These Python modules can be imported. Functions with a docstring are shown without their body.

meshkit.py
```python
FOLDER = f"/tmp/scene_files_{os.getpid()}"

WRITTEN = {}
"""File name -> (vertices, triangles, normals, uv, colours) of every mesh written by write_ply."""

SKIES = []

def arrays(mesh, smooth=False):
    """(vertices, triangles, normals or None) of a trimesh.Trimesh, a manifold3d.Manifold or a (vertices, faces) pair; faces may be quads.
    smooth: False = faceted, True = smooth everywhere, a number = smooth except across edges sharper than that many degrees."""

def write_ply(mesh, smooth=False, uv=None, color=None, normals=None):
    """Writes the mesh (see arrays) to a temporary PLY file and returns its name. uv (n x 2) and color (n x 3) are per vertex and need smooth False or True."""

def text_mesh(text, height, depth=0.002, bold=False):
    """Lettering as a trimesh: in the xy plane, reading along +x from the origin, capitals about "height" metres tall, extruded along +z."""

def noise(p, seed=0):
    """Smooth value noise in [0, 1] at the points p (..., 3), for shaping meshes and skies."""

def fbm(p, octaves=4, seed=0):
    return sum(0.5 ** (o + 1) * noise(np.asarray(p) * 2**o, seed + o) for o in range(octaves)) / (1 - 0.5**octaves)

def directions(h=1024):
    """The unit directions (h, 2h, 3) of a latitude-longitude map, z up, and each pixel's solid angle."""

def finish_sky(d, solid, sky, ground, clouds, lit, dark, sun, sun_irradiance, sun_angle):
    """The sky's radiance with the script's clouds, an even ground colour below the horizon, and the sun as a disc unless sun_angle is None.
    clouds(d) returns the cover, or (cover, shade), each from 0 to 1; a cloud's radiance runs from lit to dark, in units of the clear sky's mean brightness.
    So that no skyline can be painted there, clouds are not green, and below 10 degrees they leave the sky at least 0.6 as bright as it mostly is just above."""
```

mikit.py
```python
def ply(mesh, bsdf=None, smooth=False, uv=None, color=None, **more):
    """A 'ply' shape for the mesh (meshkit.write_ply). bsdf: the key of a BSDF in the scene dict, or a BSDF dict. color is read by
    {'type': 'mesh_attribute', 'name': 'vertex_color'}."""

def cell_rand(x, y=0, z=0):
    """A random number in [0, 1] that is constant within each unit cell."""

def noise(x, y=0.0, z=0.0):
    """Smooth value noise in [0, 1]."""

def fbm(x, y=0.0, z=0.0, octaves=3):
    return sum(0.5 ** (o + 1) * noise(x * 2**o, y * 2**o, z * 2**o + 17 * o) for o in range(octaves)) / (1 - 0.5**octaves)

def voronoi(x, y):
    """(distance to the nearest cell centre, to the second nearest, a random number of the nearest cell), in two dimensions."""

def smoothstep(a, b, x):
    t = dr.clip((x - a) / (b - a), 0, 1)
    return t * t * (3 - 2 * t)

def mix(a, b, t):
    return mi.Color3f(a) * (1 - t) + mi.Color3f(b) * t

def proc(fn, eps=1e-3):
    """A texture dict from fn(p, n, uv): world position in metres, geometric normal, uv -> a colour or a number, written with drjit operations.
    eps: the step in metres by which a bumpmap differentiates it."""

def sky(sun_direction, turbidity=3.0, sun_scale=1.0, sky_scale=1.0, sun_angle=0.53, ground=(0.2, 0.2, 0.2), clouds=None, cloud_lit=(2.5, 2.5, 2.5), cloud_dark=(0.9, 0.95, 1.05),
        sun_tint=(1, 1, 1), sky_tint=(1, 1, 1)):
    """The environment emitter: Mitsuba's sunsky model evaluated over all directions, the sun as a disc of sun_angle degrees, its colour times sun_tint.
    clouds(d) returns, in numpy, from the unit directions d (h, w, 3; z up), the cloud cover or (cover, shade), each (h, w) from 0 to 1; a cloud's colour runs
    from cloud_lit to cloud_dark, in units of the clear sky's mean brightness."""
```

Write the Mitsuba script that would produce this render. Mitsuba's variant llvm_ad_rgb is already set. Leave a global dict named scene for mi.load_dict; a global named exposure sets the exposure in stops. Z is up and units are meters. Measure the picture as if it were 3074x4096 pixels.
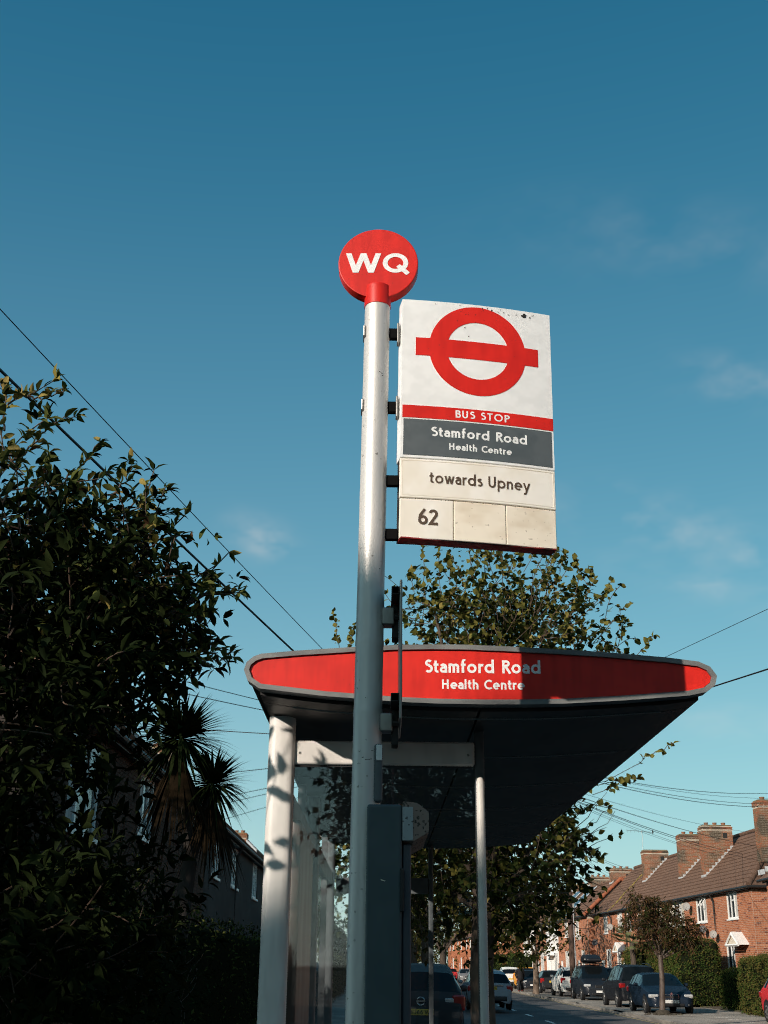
import math, random
import numpy as np, trimesh, drjit as dr, mitsuba as mi, mikit, meshkit, manifold3d
from shapely.geometry import LineString, Polygon, Point, box as sbox
from shapely.ops import unary_union
from shapely import affinity
T = mi.ScalarTransform4f
scene, labels = {}, {}

# ------------------------------------------------------------------ camera, sky, exposure
EYE = np.array([0.0, 0.0, 1.55])
FPX, CX, CY = 4800.0, 1537.0, 2048.0           # focal length and centre in pixels of the 3074 x 4096 photograph
PITCH, ROLL = math.atan(1820 / 4800.0), math.radians(0.55)
_f = np.array([0, math.cos(PITCH), math.sin(PITCH)]); _r0 = np.array([1.0, 0, 0]); _u0 = np.cross(_r0, _f)
_r = math.cos(ROLL) * _r0 + math.sin(ROLL) * _u0; _u = -math.sin(ROLL) * _r0 + math.cos(ROLL) * _u0
scene['camera'] = {'type': 'perspective', 'fov': math.degrees(2 * math.atan(1537 / FPX)), 'fov_axis': 'x', 'near_clip': 0.05, 'far_clip': 3000.0,
                   'to_world': T().look_at(origin=EYE.tolist(), target=(EYE + _f).tolist(), up=_u.tolist())}
SUN_AZ, SUN_EL = math.radians(38.8), math.radians(19.2)   # behind the camera, to the left
LEFT_END = -6.2
SUN = [-math.sin(SUN_AZ) * math.cos(SUN_EL), -math.cos(SUN_AZ) * math.cos(SUN_EL), math.sin(SUN_EL)]

def ray(px, py): return _f + (px - CX) / FPX * _r - (py - CY) / FPX * _u
def wisps(d):
    """Thin haze towards the horizon all round, and torn wisps of cirrus: a few where the photograph has them, as many again elsewhere."""
    r = np.random.default_rng(12); seeds = [(ray(1045, 2155), .022, .014, .30), (ray(1120, 2190), .022, .010, .22), (ray(2750, 970), .12, .030, .035), (ray(2990, 1520), .045, .018, .12), (ray(2650, 2110), .07, .026, .13), (ray(2900, 2330), .07, .02, .09), (ray(3080, 2235), .03, .014, .22), (ray(2700, 2290), .05, .016, .07), (ray(2900, 2880), .08, .02, .07)]
    for _ in range(40):
        a, e = r.uniform(0, 6.283), r.uniform(.12, .7); q = np.array([math.cos(a) * math.cos(e), math.sin(a) * math.cos(e), math.sin(e)])
        if q @ _f < .75: seeds.append((q, r.uniform(.04, .15), r.uniform(.015, .035), r.uniform(.04, .25)))
    n = meshkit.fbm(d * np.array([24, 24, 40]) + 3.7, 5, 11); n2 = meshkit.fbm(d * np.array([90, 90, 150]) + 1.7, 4, 3); w = np.zeros(d.shape[:2])
    for c, sx, sz, amp in seeds:
        c = c / np.linalg.norm(c); t = np.cross(c, [0, 0, 1.]); t /= np.linalg.norm(t); u = np.cross(t, c); x, y, f = d @ t, d @ u, d @ c
        w = np.maximum(w, amp * np.exp(-(x / sx) ** 2 - ((y + x * .25) / sz) ** 2) * (f > 0) * np.clip((n - .38) / .2, 0, 1.4) * (.35 + 1.3 * n2))
    z = d[..., 2]; haze = .72 * np.exp(-z / .185) * np.clip((.8 - z) / .3, 0, 1)
    haze = 1 - (1 - haze) * (1 - .45 * np.exp(-(np.arccos(np.clip(d @ np.array(SUN), -1, 1)) / .65) ** 2))      # and whiter round the sun
    return 1 - (1 - haze) * (1 - np.clip(w, 0, .8)), np.zeros_like(n)

scene['sky'] = mikit.sky(SUN, turbidity=2.2, sun_scale=1.0, sky_scale=1.43, sky_tint=(0.215, 1.0, 1.03), sun_tint=(1.20, 1.44, 2.25),
                         ground=(0.10, 0.095, 0.085), clouds=wisps, cloud_lit=(3.9, 3.66, 3.4), cloud_dark=(1.5, 1.5, 1.5))
labels['sky'] = {'kind': 'structure'}
exposure = 1.5

# ------------------------------------------------------------------ helpers
rng = np.random.default_rng(7)
def at(px, py, Y):
    d = ray(px, py); return EYE + d * (Y / d[1])
def atX(px, py, X):
    d = ray(px, py); return EYE + d * (X / d[0])
def hit(px, py, O, N):
    d = ray(px, py); return EYE + d * (np.dot(np.asarray(O) - EYE, N) / np.dot(d, N))
def unit(v):
    v = np.asarray(v, float); return v / (np.linalg.norm(v, axis=-1, keepdims=True) + 1e-12)

_used = {}
def num(name):
    n = _used.get(name, 0); _used[name] = n + 1
    return name if n == 0 else f'{name}_{n:03d}'
def put(parent, name, mesh, bsdf, smooth=False, kind=None, label=None):
    key = num(f'{parent}__{name}' if parent else name)
    if isinstance(mesh, MB): mesh = mesh.mesh()
    scene[key] = mikit.ply(mesh, bsdf, smooth=smooth)
    if kind or label: labels[key] = {k: v for k, v in (('kind', kind), ('label', label)) if v}
    return key
def thing(name, label, cat, group=None):
    key = num(name); labels[key] = {'label': label, 'category': cat}
    if group: labels[key]['group'] = group
    return key
def struct(name, mesh, bsdf, smooth=False, parent=None):
    key = put(parent, name, mesh, bsdf, smooth)
    if not parent: labels[key] = {'kind': 'structure'}
    return key

CUBE_V = np.array([[x, y, z] for x in (-.5, .5) for y in (-.5, .5) for z in (-.5, .5)])
CUBE_F = np.array([[0, 1, 3], [0, 3, 2], [4, 6, 7], [4, 7, 5], [0, 4, 5], [0, 5, 1], [2, 3, 7], [2, 7, 6], [0, 2, 6], [0, 6, 4], [1, 5, 7], [1, 7, 3]])
class MB:
    """Collects triangles for one mesh."""
    def __init__(s): s.v, s.f, s.n = [], [], 0
    def raw(s, v, f):
        v = np.asarray(v, float); f = np.asarray(f, int)
        if f.shape[1] == 4: f = np.vstack([f[:, [0, 1, 2]], f[:, [0, 2, 3]]])
        s.v.append(v); s.f.append(f + s.n); s.n += len(v); return s
    def add(s, m, M=None):
        v = np.asarray(m.vertices, float)
        if M is not None: v = v @ np.asarray(M)[:3, :3].T + np.asarray(M)[:3, 3]
        return s.raw(v, m.faces)
    def box(s, c, size, ax=None):
        v = CUBE_V * np.asarray(size, float)
        if ax is not None: v = v @ np.asarray(ax, float)
        return s.raw(v + np.asarray(c, float), CUBE_F)
    def span(s, a, b):
        a, b = np.asarray(a, float), np.asarray(b, float); return s.box((a + b) / 2, np.abs(b - a))
    def quad(s, a, b, c, d): return s.raw([a, b, c, d], [[0, 1, 2], [0, 2, 3]])
    def tube(s, pts, r, k=8, cap=True):
        pts = np.asarray(pts, float); r = np.broadcast_to(np.asarray(r, float), (len(pts),))
        t = unit(np.gradient(pts, axis=0)); ref = np.array([0, 0, 1.0]) if abs(t[0][2]) < .9 else np.array([1.0, 0, 0])
        a = unit(np.cross(t, ref)); b = np.cross(t, a); th = np.arange(k) / k * 2 * np.pi
        v = pts[:, None] + r[:, None, None] * (np.cos(th)[None, :, None] * a[:, None] + np.sin(th)[None, :, None] * b[:, None])
        i = np.arange(len(pts) - 1)[:, None] * k; j = np.arange(k)[None]; j2 = (j + 1) % k
        q = np.stack([i + j, i + j2, i + k + j2, i + k + j], -1).reshape(-1, 4)[:, ::-1]
        base = v.reshape(-1, 3); m = len(base)
        f = np.vstack([q[:, [0, 1, 2]], q[:, [0, 2, 3]]])
        if cap:
            base = np.vstack([base, pts[:1], pts[-1:]]); e = (len(pts) - 1) * k
            jj = np.arange(k); f = np.vstack([f, np.stack([jj, (jj + 1) % k, np.full(k, m)], 1), np.stack([e + (jj + 1) % k, e + jj, np.full(k, m + 1)], 1)])
        return s.raw(base, f)
    def mesh(s): return trimesh.Trimesh(np.vstack(s.v), np.vstack(s.f), process=False)

def rbox(size, r, seg=8):
    """A box with rounded edges."""
    h = np.asarray(size, float) / 2 - r
    sp = manifold3d.Manifold.sphere(r, seg)
    m = manifold3d.Manifold.batch_hull([sp.translate([x * h[0], y * h[1], z * h[2]]) for x in (-1, 1) for y in (-1, 1) for z in (-1, 1)]).to_mesh()
    return trimesh.Trimesh(m.vert_properties[:, :3], m.tri_verts, process=False)
def moved(m, c, ax=None):
    v = np.asarray(m.vertices)
    if ax is not None: v = v @ np.asarray(ax, float)
    return trimesh.Trimesh(v + np.asarray(c, float), m.faces, process=False)
def extr(geom, depth):
    ms = [trimesh.creation.extrude_polygon(g, depth, engine='earcut') for g in getattr(geom, 'geoms', [geom]) if g.area > 1e-9]
    return trimesh.util.concatenate(ms)
def hull(spheres, seg=12):
    m = manifold3d.Manifold.batch_hull([manifold3d.Manifold.sphere(r, seg).translate(list(map(float, c))) for c, r in spheres])
    return m
def tm(man):
    m = man.to_mesh(); return trimesh.Trimesh(m.vert_properties[:, :3], m.tri_verts, process=False)

# ------------------------------------------------------------------ materials
def mat(name, color, rough=.6, metallic=0.0, spec=.5, **k):
    c = color if isinstance(color, dict) else {'type': 'rgb', 'value': list(color)}
    scene[name] = {'type': 'twosided', 'bsdf': {'type': 'principled', 'base_color': c, 'roughness': rough, 'metallic': metallic, 'specular': spec, **k}}
    return name
def tone(a, b, sx, sy, sz, octaves=3, lo=.3, hi=.7):
    def fn(p, n, uv): return mikit.mix(a, b, mikit.smoothstep(lo, hi, mikit.fbm(p.x * sx, p.y * sy, p.z * sz, octaves)))
    return mikit.proc(fn)
def bumped(name, inner, fn, scale, eps=1e-3):
    scene[name] = {'type': 'bumpmap', 'arbitrary': mikit.proc(fn, eps), 'scale': scale, 'bsdf': scene[inner]}
    return name

def pole_fn(p, n, uv):
    streak = mikit.fbm(p.x * 60, p.y * 60, p.z * 3, 3); fleck = mikit.fbm(p.x * 90, p.y * 90, p.z * 70, 2)
    c = mikit.mix((.66, .635, .60), (.74, .71, .67), mikit.smoothstep(.3, .7, streak))
    return mikit.mix(c, (.14, .12, .10), mikit.smoothstep(.80, .86, fleck) * .7)
mat('mat_pole', mikit.proc(pole_fn), .46, .35)
mat('mat_shelter_grey', tone((.64, .62, .58), (.74, .715, .67), 30, 30, 4), .42)
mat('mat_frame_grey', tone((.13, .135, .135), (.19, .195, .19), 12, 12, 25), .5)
def red_fn(p, n, uv):
    a = mikit.fbm(p.x * 45, p.y * 45, p.z * 5, 3); b = mikit.fbm(p.x * 7, p.y * 7, p.z * 9, 3); s = mikit.fbm(p.x * 140, p.y * 140, p.z * 120, 2)
    c = mikit.mix((.55, .014, .008), (.70, .020, .011), mikit.smoothstep(.25, .7, .5 * a + .5 * b)); return mikit.mix(c, (.20, .05, .04), mikit.smoothstep(.80, .88, s) * .5)
mat('mat_red', mikit.proc(red_fn), .45, 0, .4)
mat('mat_dark_red', tone((.26, .012, .012), (.04, .02, .018), 30, 30, 40), .6)
mat('mat_white_sign', tone((.78, .79, .78), (.84, .85, .84), 30, 30, 30), .35)
def cream_fn(p, n, uv):
    a = mikit.fbm(p.x * 14, p.y * 14, p.z * 10, 4)
    return mikit.mix((.80, .75, .65), (.87, .84, .77), mikit.smoothstep(.3, .7, a))
mat('mat_cream', mikit.proc(cream_fn), .4)
def stain_fn(p, n, uv):
    a = mikit.fbm(p.x * 11, p.y * 11, p.z * 13, 4); b = mikit.fbm(p.x * 120, p.y * 120, p.z * 120, 2)
    c = mikit.mix((.84, .77, .64), (.70, .61, .47), mikit.smoothstep(.4, .75, a))
    return mikit.mix(c, (.3, .25, .18), mikit.smoothstep(.76, .84, b) * .6)
mat('mat_cream_stained', mikit.proc(stain_fn), .5)
mat('mat_brown_print', (.085, .055, .035), .6)
mat('mat_slate', tone((.075, .092, .10), (.095, .112, .12), 20, 20, 20), .5)
mat('mat_white', (.80, .80, .77), .45)
mat('mat_black', (.012, .012, .013), .5)
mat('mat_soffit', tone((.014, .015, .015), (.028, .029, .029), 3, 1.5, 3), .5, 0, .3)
mat('mat_teal', tone((.045, .075, .082), (.055, .087, .095), 16, 16, 8), .5)
mat('mat_navy_strip', (.05, .062, .078), .45)
def speck_fn(p, n, uv):
    b = mikit.fbm(p.x * 150, p.y * 150, p.z * 110, 2)
    return mikit.mix((.25, .185, .15), (.05, .04, .03), mikit.smoothstep(.60, .72, b))
mat('mat_speckled', mikit.proc(speck_fn), .7)
def pale_fn(p, n, uv):
    b = mikit.fbm(p.x * 120, p.y * 120, p.z * 120, 2)
    return mikit.mix((.33, .37, .37), (.10, .10, .10), mikit.smoothstep(.70, .78, b))
mat('mat_pale_speck', mikit.proc(pale_fn), .6)
mat('mat_steel', (.30, .29, .27), .4, .7)
mat('mat_soot', (.02, .018, .016), .8)
mat('mat_bracket', (.008, .008, .008), .95, 0, .05)
scene['mat_glass'] = {'type': 'thindielectric', 'int_ior': 1.52}
# ------------------------------------------------------------------ lettering: humanist stroke letters, capitals 1 high
def _arc(cx, cy, rx, ry, a0, a1, n=22):
    t = np.radians(np.linspace(a0, a1, n)); return [(cx + rx * c, cy + ry * s) for c, s in zip(np.cos(t), np.sin(t))]
def glyphs(s):
    h = s / 2; X = .71; R = X / 2 - h; c = X / 2
    sS = _arc(.27, .745, .19, 1 - h - .745, 38, 270) + _arc(.27, .31, .215, .31 - h, 90, -142)[1:]
    ss = [(x * .82, y * X if y > .5 else y * X) for x, y in sS]
    ss = _arc(.21, .535, .145, X - h - .535, 38, 270) + _arc(.21, .225, .165, .225 - h, 90, -142)[1:]
    bowl = _arc(c, c, R, R, 0, 360, 40)
    arch = lambda x0, x1: _arc((x0 + x1) / 2, X - h - (x1 - x0) / 2, (x1 - x0) / 2, (x1 - x0) / 2, 180, 0)
    g = {
     'S': ([sS], .56), 's': ([ss], .45),
     't': ([[(.16, .93), (.16, .22)] + _arc(.31, .22, .15, .22 - h, 180, 290), [(0, X - h), (.37, X - h)]], .43),
     'a': ([_arc(.235, X - h - .19, .19, .19, 150, 0) + [(.425, 0)], [(.425, .43)] + _arc(.22, .245, .16, .245 - h - .0, 90, 270)[0:] + [(.30, h), (.425, .13)]], .55),
     'm': ([[(h, 0), (h, X)], [(h, .4)] + arch(h, .40) + [(.40, 0)], [(.40, .4)] + arch(.40, .80 - h + .0) + [(.80 - h, 0)]], .86),
     'f': ([[(.15, 0), (.15, .82)] + _arc(.32, .82, .17, .95 - .82 + .08, 180, 75), [(0, X - h), (.36, X - h)]], .40),
     'o': ([bowl], .77), 'r': ([[(h, 0), (h, X)], [(h, .42)] + _arc(h + .24, .42, .24, X - h - .42, 180, 80)], .40),
     'd': ([bowl, [(X - h, 0), (X - h, 1.04)]], .80), 'p': ([bowl, [(h, -.3), (h, X)]], .77),
     'R': ([[(h, 0), (h, 1)], [(h, 1 - h), (.30, 1 - h)] + _arc(.30, .745, .19, 1 - h - .745, 90, -90) + [(h, .49)], [(.28, .50), (.60, -.02)]], .63),
     'P': ([[(h, 0), (h, 1)], [(h, 1 - h), (.30, 1 - h)] + _arc(.30, .725, .21, 1 - h - .725, 90, -90) + [(h, .45)]], .58),
     'B': ([[(h, 0), (h, 1)], [(h, 1 - h), (.29, 1 - h)] + _arc(.29, .75, .17, .18, 90, -90) + [(h, .57)], [(.29, .53)] + _arc(.32, .30, .19, .30 - h, 90, -90) + [(h, h)]], .60),
     'H': ([[(h, 0), (h, 1)], [(.68 - h, 0), (.68 - h, 1)], [(h, .53), (.68 - h, .53)]], .78),
     'e': ([[(c - R, c + .0), (c + R, c)] + _arc(c, c, R, R, 0, 310, 36)], .74),
     'l': ([[(h, 1.04), (h, 0)]], .25), 'h': ([[(h, 0), (h, 1.04)], [(h, .4)] + arch(h, .56 - h) + [(.56 - h, 0)]], .63),
     'n': ([[(h, 0), (h, X)], [(h, .4)] + arch(h, .56 - h) + [(.56 - h, 0)]], .63),
     'C': ([_arc(.50, .5, .5 - h, .5 - h, 48, 312, 36)], .80),
     'O': ([_arc(.5, .5, .5 - h, .5 - h, 0, 360, 44)], 1.07),
     'T': ([[(0, 1 - h), (.62, 1 - h)], [(.31, 1 - h), (.31, 0)]], .66),
     'U': ([[(h, 1), (h, .34)] + _arc(.33, .34, .33 - h, .34 - h, 180, 360) + [(.66 - h, 1)]], .76),
     'w': ([[(.05, X + .05), (.24, -.0), (.42, X - .06), (.60, 0), (.79, X + .05)]], .88),
     'y': ([[(.05, X + .05), (.31, .04)], [(.58, X + .05), (.25, -.18), (.20, -.25), (.06, -.26)]], .66),
     'u': ([], .6),
     'W': ([[(.06, 1.06), (.33, .0), (.60, 1.0), (.87, 0), (1.14, 1.06)]], 1.22),
     'Q': ([_arc(.5, .5, .5 - h, .5 - h, 0, 360, 44), [(.60, .37), (1.0, -.06)]], 1.1),
     '6': ([_arc(.29, .30, .29 - h, .30 - h, 0, 360, 30), [(.29 - .29 + h, .30)] + [(h + .015, .42), (.12, .60), (.40, 1.0)]], .62),
     '2': ([_arc(.26, .72, .20, 1 - h - .72, 165, -25) + [(.09, h), (.54, h)]], .60),
     ' ': ([], .38)}
    return g
def words(text, cap, s=.145, track=.055, each=False, sx=1.0):
    """Shapely outline of the words, capitals `cap` metres high, centred on x = 0, baseline at y = 0."""
    g, x, out, at_, cuts_ = glyphs(s), 0.0, [], [], []
    for ch in text:
        lines, adv = g[ch]
        for L in lines:
            q = LineString([(a + x, b) for a, b in L]).buffer(s / 2, cap_style='flat', join_style='mitre', mitre_limit=2.5)
            q = q.intersection(sbox(x - .3, -.36, x + 2, 1.05 if ch not in 'WU' else 1.0))
            if ch in 'wWy' : q = q.intersection(sbox(x - .3, -.36 if ch == 'y' else 0, x + 2, .71 if ch in 'wy' else 1.0))
            out.append(q); at_.append(x)
        x += adv + track
        if ch == ' ': cuts_.append(x - (adv + track) / 2)
    if each: ed = [-9, *cuts_, 99]; return [affinity.scale(affinity.translate(unary_union([o for o, q in zip(out, at_) if ed[i] <= q < ed[i + 1]]), -(x - track) / 2, 0), cap * sx, cap, origin=(0, 0)) for i in range(len(ed) - 1)]
    return affinity.scale(affinity.translate(unary_union(out), -(x - track) / 2, 0), cap, cap, origin=(0, 0))

# ------------------------------------------------------------------ bus stop: pole, disc, flag, side plate, timetable case
YP = 3.4
bs = thing('bus_stop', 'bus stop with silver pole, red WQ disc and white roundel flag reading towards Upney', 'bus stop')
p_top, p_low = at(1511.5, 1215, YP), at(1470, 2950, YP)
axis = unit(p_top - p_low)
base = p_low + axis * ((0 - p_low[2]) / axis[2])
def on_pole(z): return base + axis * ((z - base[2]) / axis[2])
RP = .0405
m = MB()
zs = [0, 1.0, 1.5, 2.05, 2.215, 2.22, 2.232, 2.237, 2.418, 2.422, 2.436, 2.44, 2.9, 3.3, p_top[2]]
m.tube([on_pole(z) for z in zs], [RP + (.0014 if z in (2.22, 2.232, 2.422, 2.436) else 0) for z in zs], 40)
put(bs, 'pole', m, 'mat_pole', 35)
ct, cb = on_pole(at(1512, 1165, YP)[2] + .01), on_pole(at(1512, 1232, YP)[2])
put(bs, 'collar', MB().tube([cb, cb + (ct - cb) * .9, ct], [RP + .0022, RP + .0022, RP + .001], 40), 'mat_red', 35)
dc = at(1514.5, 1067, YP)
# disc: a lathe about the y axis with a rolled edge
RD, TD = .1305, .023
def disc_mesh(R, t):
    prof = [(0, -t), (R - .004, -t), (R - .0012, -t + .0012), (R, -t + .004), (R, t - .004), (R - .0012, t - .0012), (R - .004, t), (0, t)]
    th = np.linspace(0, 2 * np.pi, 73)[:-1]; V = []
    for r, y in prof: V.append(np.stack([r * np.cos(th), np.full(72, y), r * np.sin(th)], 1))
    V = np.vstack(V); F = []
    for i in range(len(prof) - 1):
        for j in range(72): F.append([i * 72 + j, (i + 1) * 72 + j, (i + 1) * 72 + (j + 1) % 72, i * 72 + (j + 1) % 72][::-1])
    return trimesh.Trimesh(*[np.asarray(q) for q in (V, np.vstack([np.array(F)[:, [0, 1, 2]], np.array(F)[:, [0, 2, 3]]]))], process=False)
DT = math.radians(-1.0)                       # the disc is turned a little to the road
AX = np.array([[math.cos(DT), math.sin(DT), 0], [-math.sin(DT), math.cos(DT), 0], [0, 0, 1.0]])
disc = put(bs, 'stop_disc', moved(disc_mesh(RD, TD), dc, AX), 'mat_red', 35, label='round red disc lettered WQ on top of the pole')
def wall_text(geom, depth, origin, right, up, push):
    """Extrudes an outline in the plane (right, up) and pushes it out along right x up."""
    m = extr(geom, depth); v = np.asarray(m.vertices); out = np.cross(right, up)
    return trimesh.Trimesh(np.asarray(origin) + v[:, :1] * np.asarray(right) + v[:, 1:2] * np.asarray(up) + (v[:, 2:] + push) * out, m.faces, process=False)
for ch, off, st in (('W', -.0475, 1.26), ('Q', .0605, 1.13)):
    put(disc, 'letter', wall_text(affinity.scale(words(ch, .0735, .19), st, 1, origin=(0, 0)), .0012, dc + AX[0] * off + np.array([0, 0, -.037]), AX[0], [0, 0, 1.], TD + .0004), 'mat_white_sign')

# flag: a slightly bowed panel turned a little away
YL, YR = 3.366, 3.452
tl, tr, bl, br = at(1612, 1195, YL), at(2198, 1232, YR), at(1597, 2150, YL), at(2230, 2173, YR)
FR = unit((br - bl) * [1, 1, 0]); FU = unit(unit(tl - bl) + unit(tr - br)); FN = unit(np.cross(FR, FU)); FR = np.cross(FU, FN)
FO = bl.copy(); FW = float(np.dot(br - bl, FR)); FH = float(np.dot(tl - bl, FU)); BOW = .013
def fl(x, y):
    """Flag coordinates (metres right of and above its lower left corner) of a point in the flag close-up."""
    P = hit(1300 + x * .6024, 880 + y * .6024, FO + FN * BOW * .6, FN) - FO
    return np.array([P @ FR, P @ FU])
def on_flag(u, w, d):
    b = BOW * (1 - (2 * u / FW - 1) ** 2); return FO + np.multiply.outer(u, FR) + np.multiply.outer(w, FU) + np.multiply.outer(b + d, FN)
def panel(u0, u1, w0, w1, d0, d1, n=12, ch=.0015):
    """Bowed slab with a small chamfer between depths d0 (back) and d1 (front)."""
    us = np.concatenate([[u0], np.linspace(u0 + ch, u1 - ch, n), [u1]]); V, F = [], []
    k = len(us)
    for w, d in ((w0, d0), (w0, d1 - ch), (w0 + ch, d1), (w1 - ch, d1), (w1, d1 - ch), (w1, d0)):
        dd = np.full(k, d); dd[[0, -1]] = min(d, d1 - ch); V.append(on_flag(us, np.full(k, w), dd))
    V = np.vstack(V)
    for i in range(6):
        for j in range(k - 1): F.append([i * k + j, i * k + j + 1, ((i + 1) % 6) * k + j + 1, ((i + 1) % 6) * k + j])
    m = MB().raw(V, F)
    for e in (0, k - 1):
        idx = [i * k + e for i in range(6)]; m.raw(V[idx], [[0, i, i + 1] if e else [0, i + 1, i] for i in range(1, 5)])
    return m.mesh()
def decal(geom, d, thick=.0009, size=.03):
    m = extr(geom, thick); v, f = trimesh.remesh.subdivide_to_size(m.vertices, m.faces, size, max_iter=30)
    return trimesh.Trimesh(on_flag(v[:, 0], v[:, 1], v[:, 2] + d), f, process=False)
wa, wb, wc = fl(500, 1572)[1], fl(500, 1836)[1], fl(520, 1308)[1]
wband0, wband1 = fl(512, 1300)[1], fl(512, 1218)[1]
body = put(bs, 'flag', panel(0, FW, wa + .003, FH, -.062, 0), 'mat_white_sign', 30, label='white flag panel with the red roundel, BUS STOP band and slate name strip')
put(bs, 'flag_core', panel(.004, FW - .004, .001, wa + .004, -.062, -.006), 'mat_soot')
cu = FW * .515; cw = (fl(1010, 590)[1] + fl(1020, 1170)[1]) / 2
ro = .1585; ri = .1015
bh = (fl(1010, 818)[1] - fl(1010, 934)[1]) / 2; bu0, bu1 = fl(606, 865)[0], fl(1417, 905)[0]
ring = Point(0, 0).buffer(ro, 64).difference(Point(0, 0).buffer(ri, 64))
cu = (bu0 + bu1) / 2
put(body, 'roundel', decal(affinity.translate(unary_union([ring, sbox(-(bu1 - bu0) / 2, -bh, (bu1 - bu0) / 2, bh)]), cu, cw), .0006), 'mat_red')
put(body, 'stop_band', decal(sbox(.004, wband0, FW - .0005, wband1), .0006), 'mat_red')
for g_ in words('BUS STOP', (wband1 - wband0) * .60, .17, .155, each=True, sx=1.1): put(body, 'band_lettering', decal(affinity.translate(g_, FW * .525, wband0 + (wband1 - wband0) * .21), .0017), 'mat_white_sign')
sl0, sl1 = wa + .012, wc - .001
put(body, 'name_strip', decal(sbox(.008, sl0, FW - .007, sl1), .0006), 'mat_slate')
sh = sl1 - sl0
for g_ in words('Stamford Road', sh * .262, .18, .09, each=True, sx=1.08): put(body, 'name_lettering', decal(affinity.translate(g_, FW * .508, sl0 + sh * .545), .0017), 'mat_white_sign')
for g_ in words('Health Centre', sh * .185, .18, .095, each=True, sx=1.03): put(body, 'name_lettering', decal(affinity.translate(g_, FW * .510, sl0 + sh * .20), .0017), 'mat_white_sign')
tw = put(bs, 'direction_panel', panel(0, FW, wb + .002, wa, -.012, .001), 'mat_cream', 30, label='cream panel reading towards Upney')
line = sbox(.006, wb + .009, FW - .006, wa - .006); put(tw, 'border_line', decal(line.difference(line.buffer(-.0012)), .0014), 'mat_cream_stained')
for g_ in words('towards Upney', .0365, .155, .075, each=True, sx=.955): put(tw, 'direction_lettering', decal(affinity.translate(g_, FW * .506, wb + (wa - wb) * .40), .0019), 'mat_brown_print')
cuts = [0, FW * .3345, FW * .668, FW]
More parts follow.
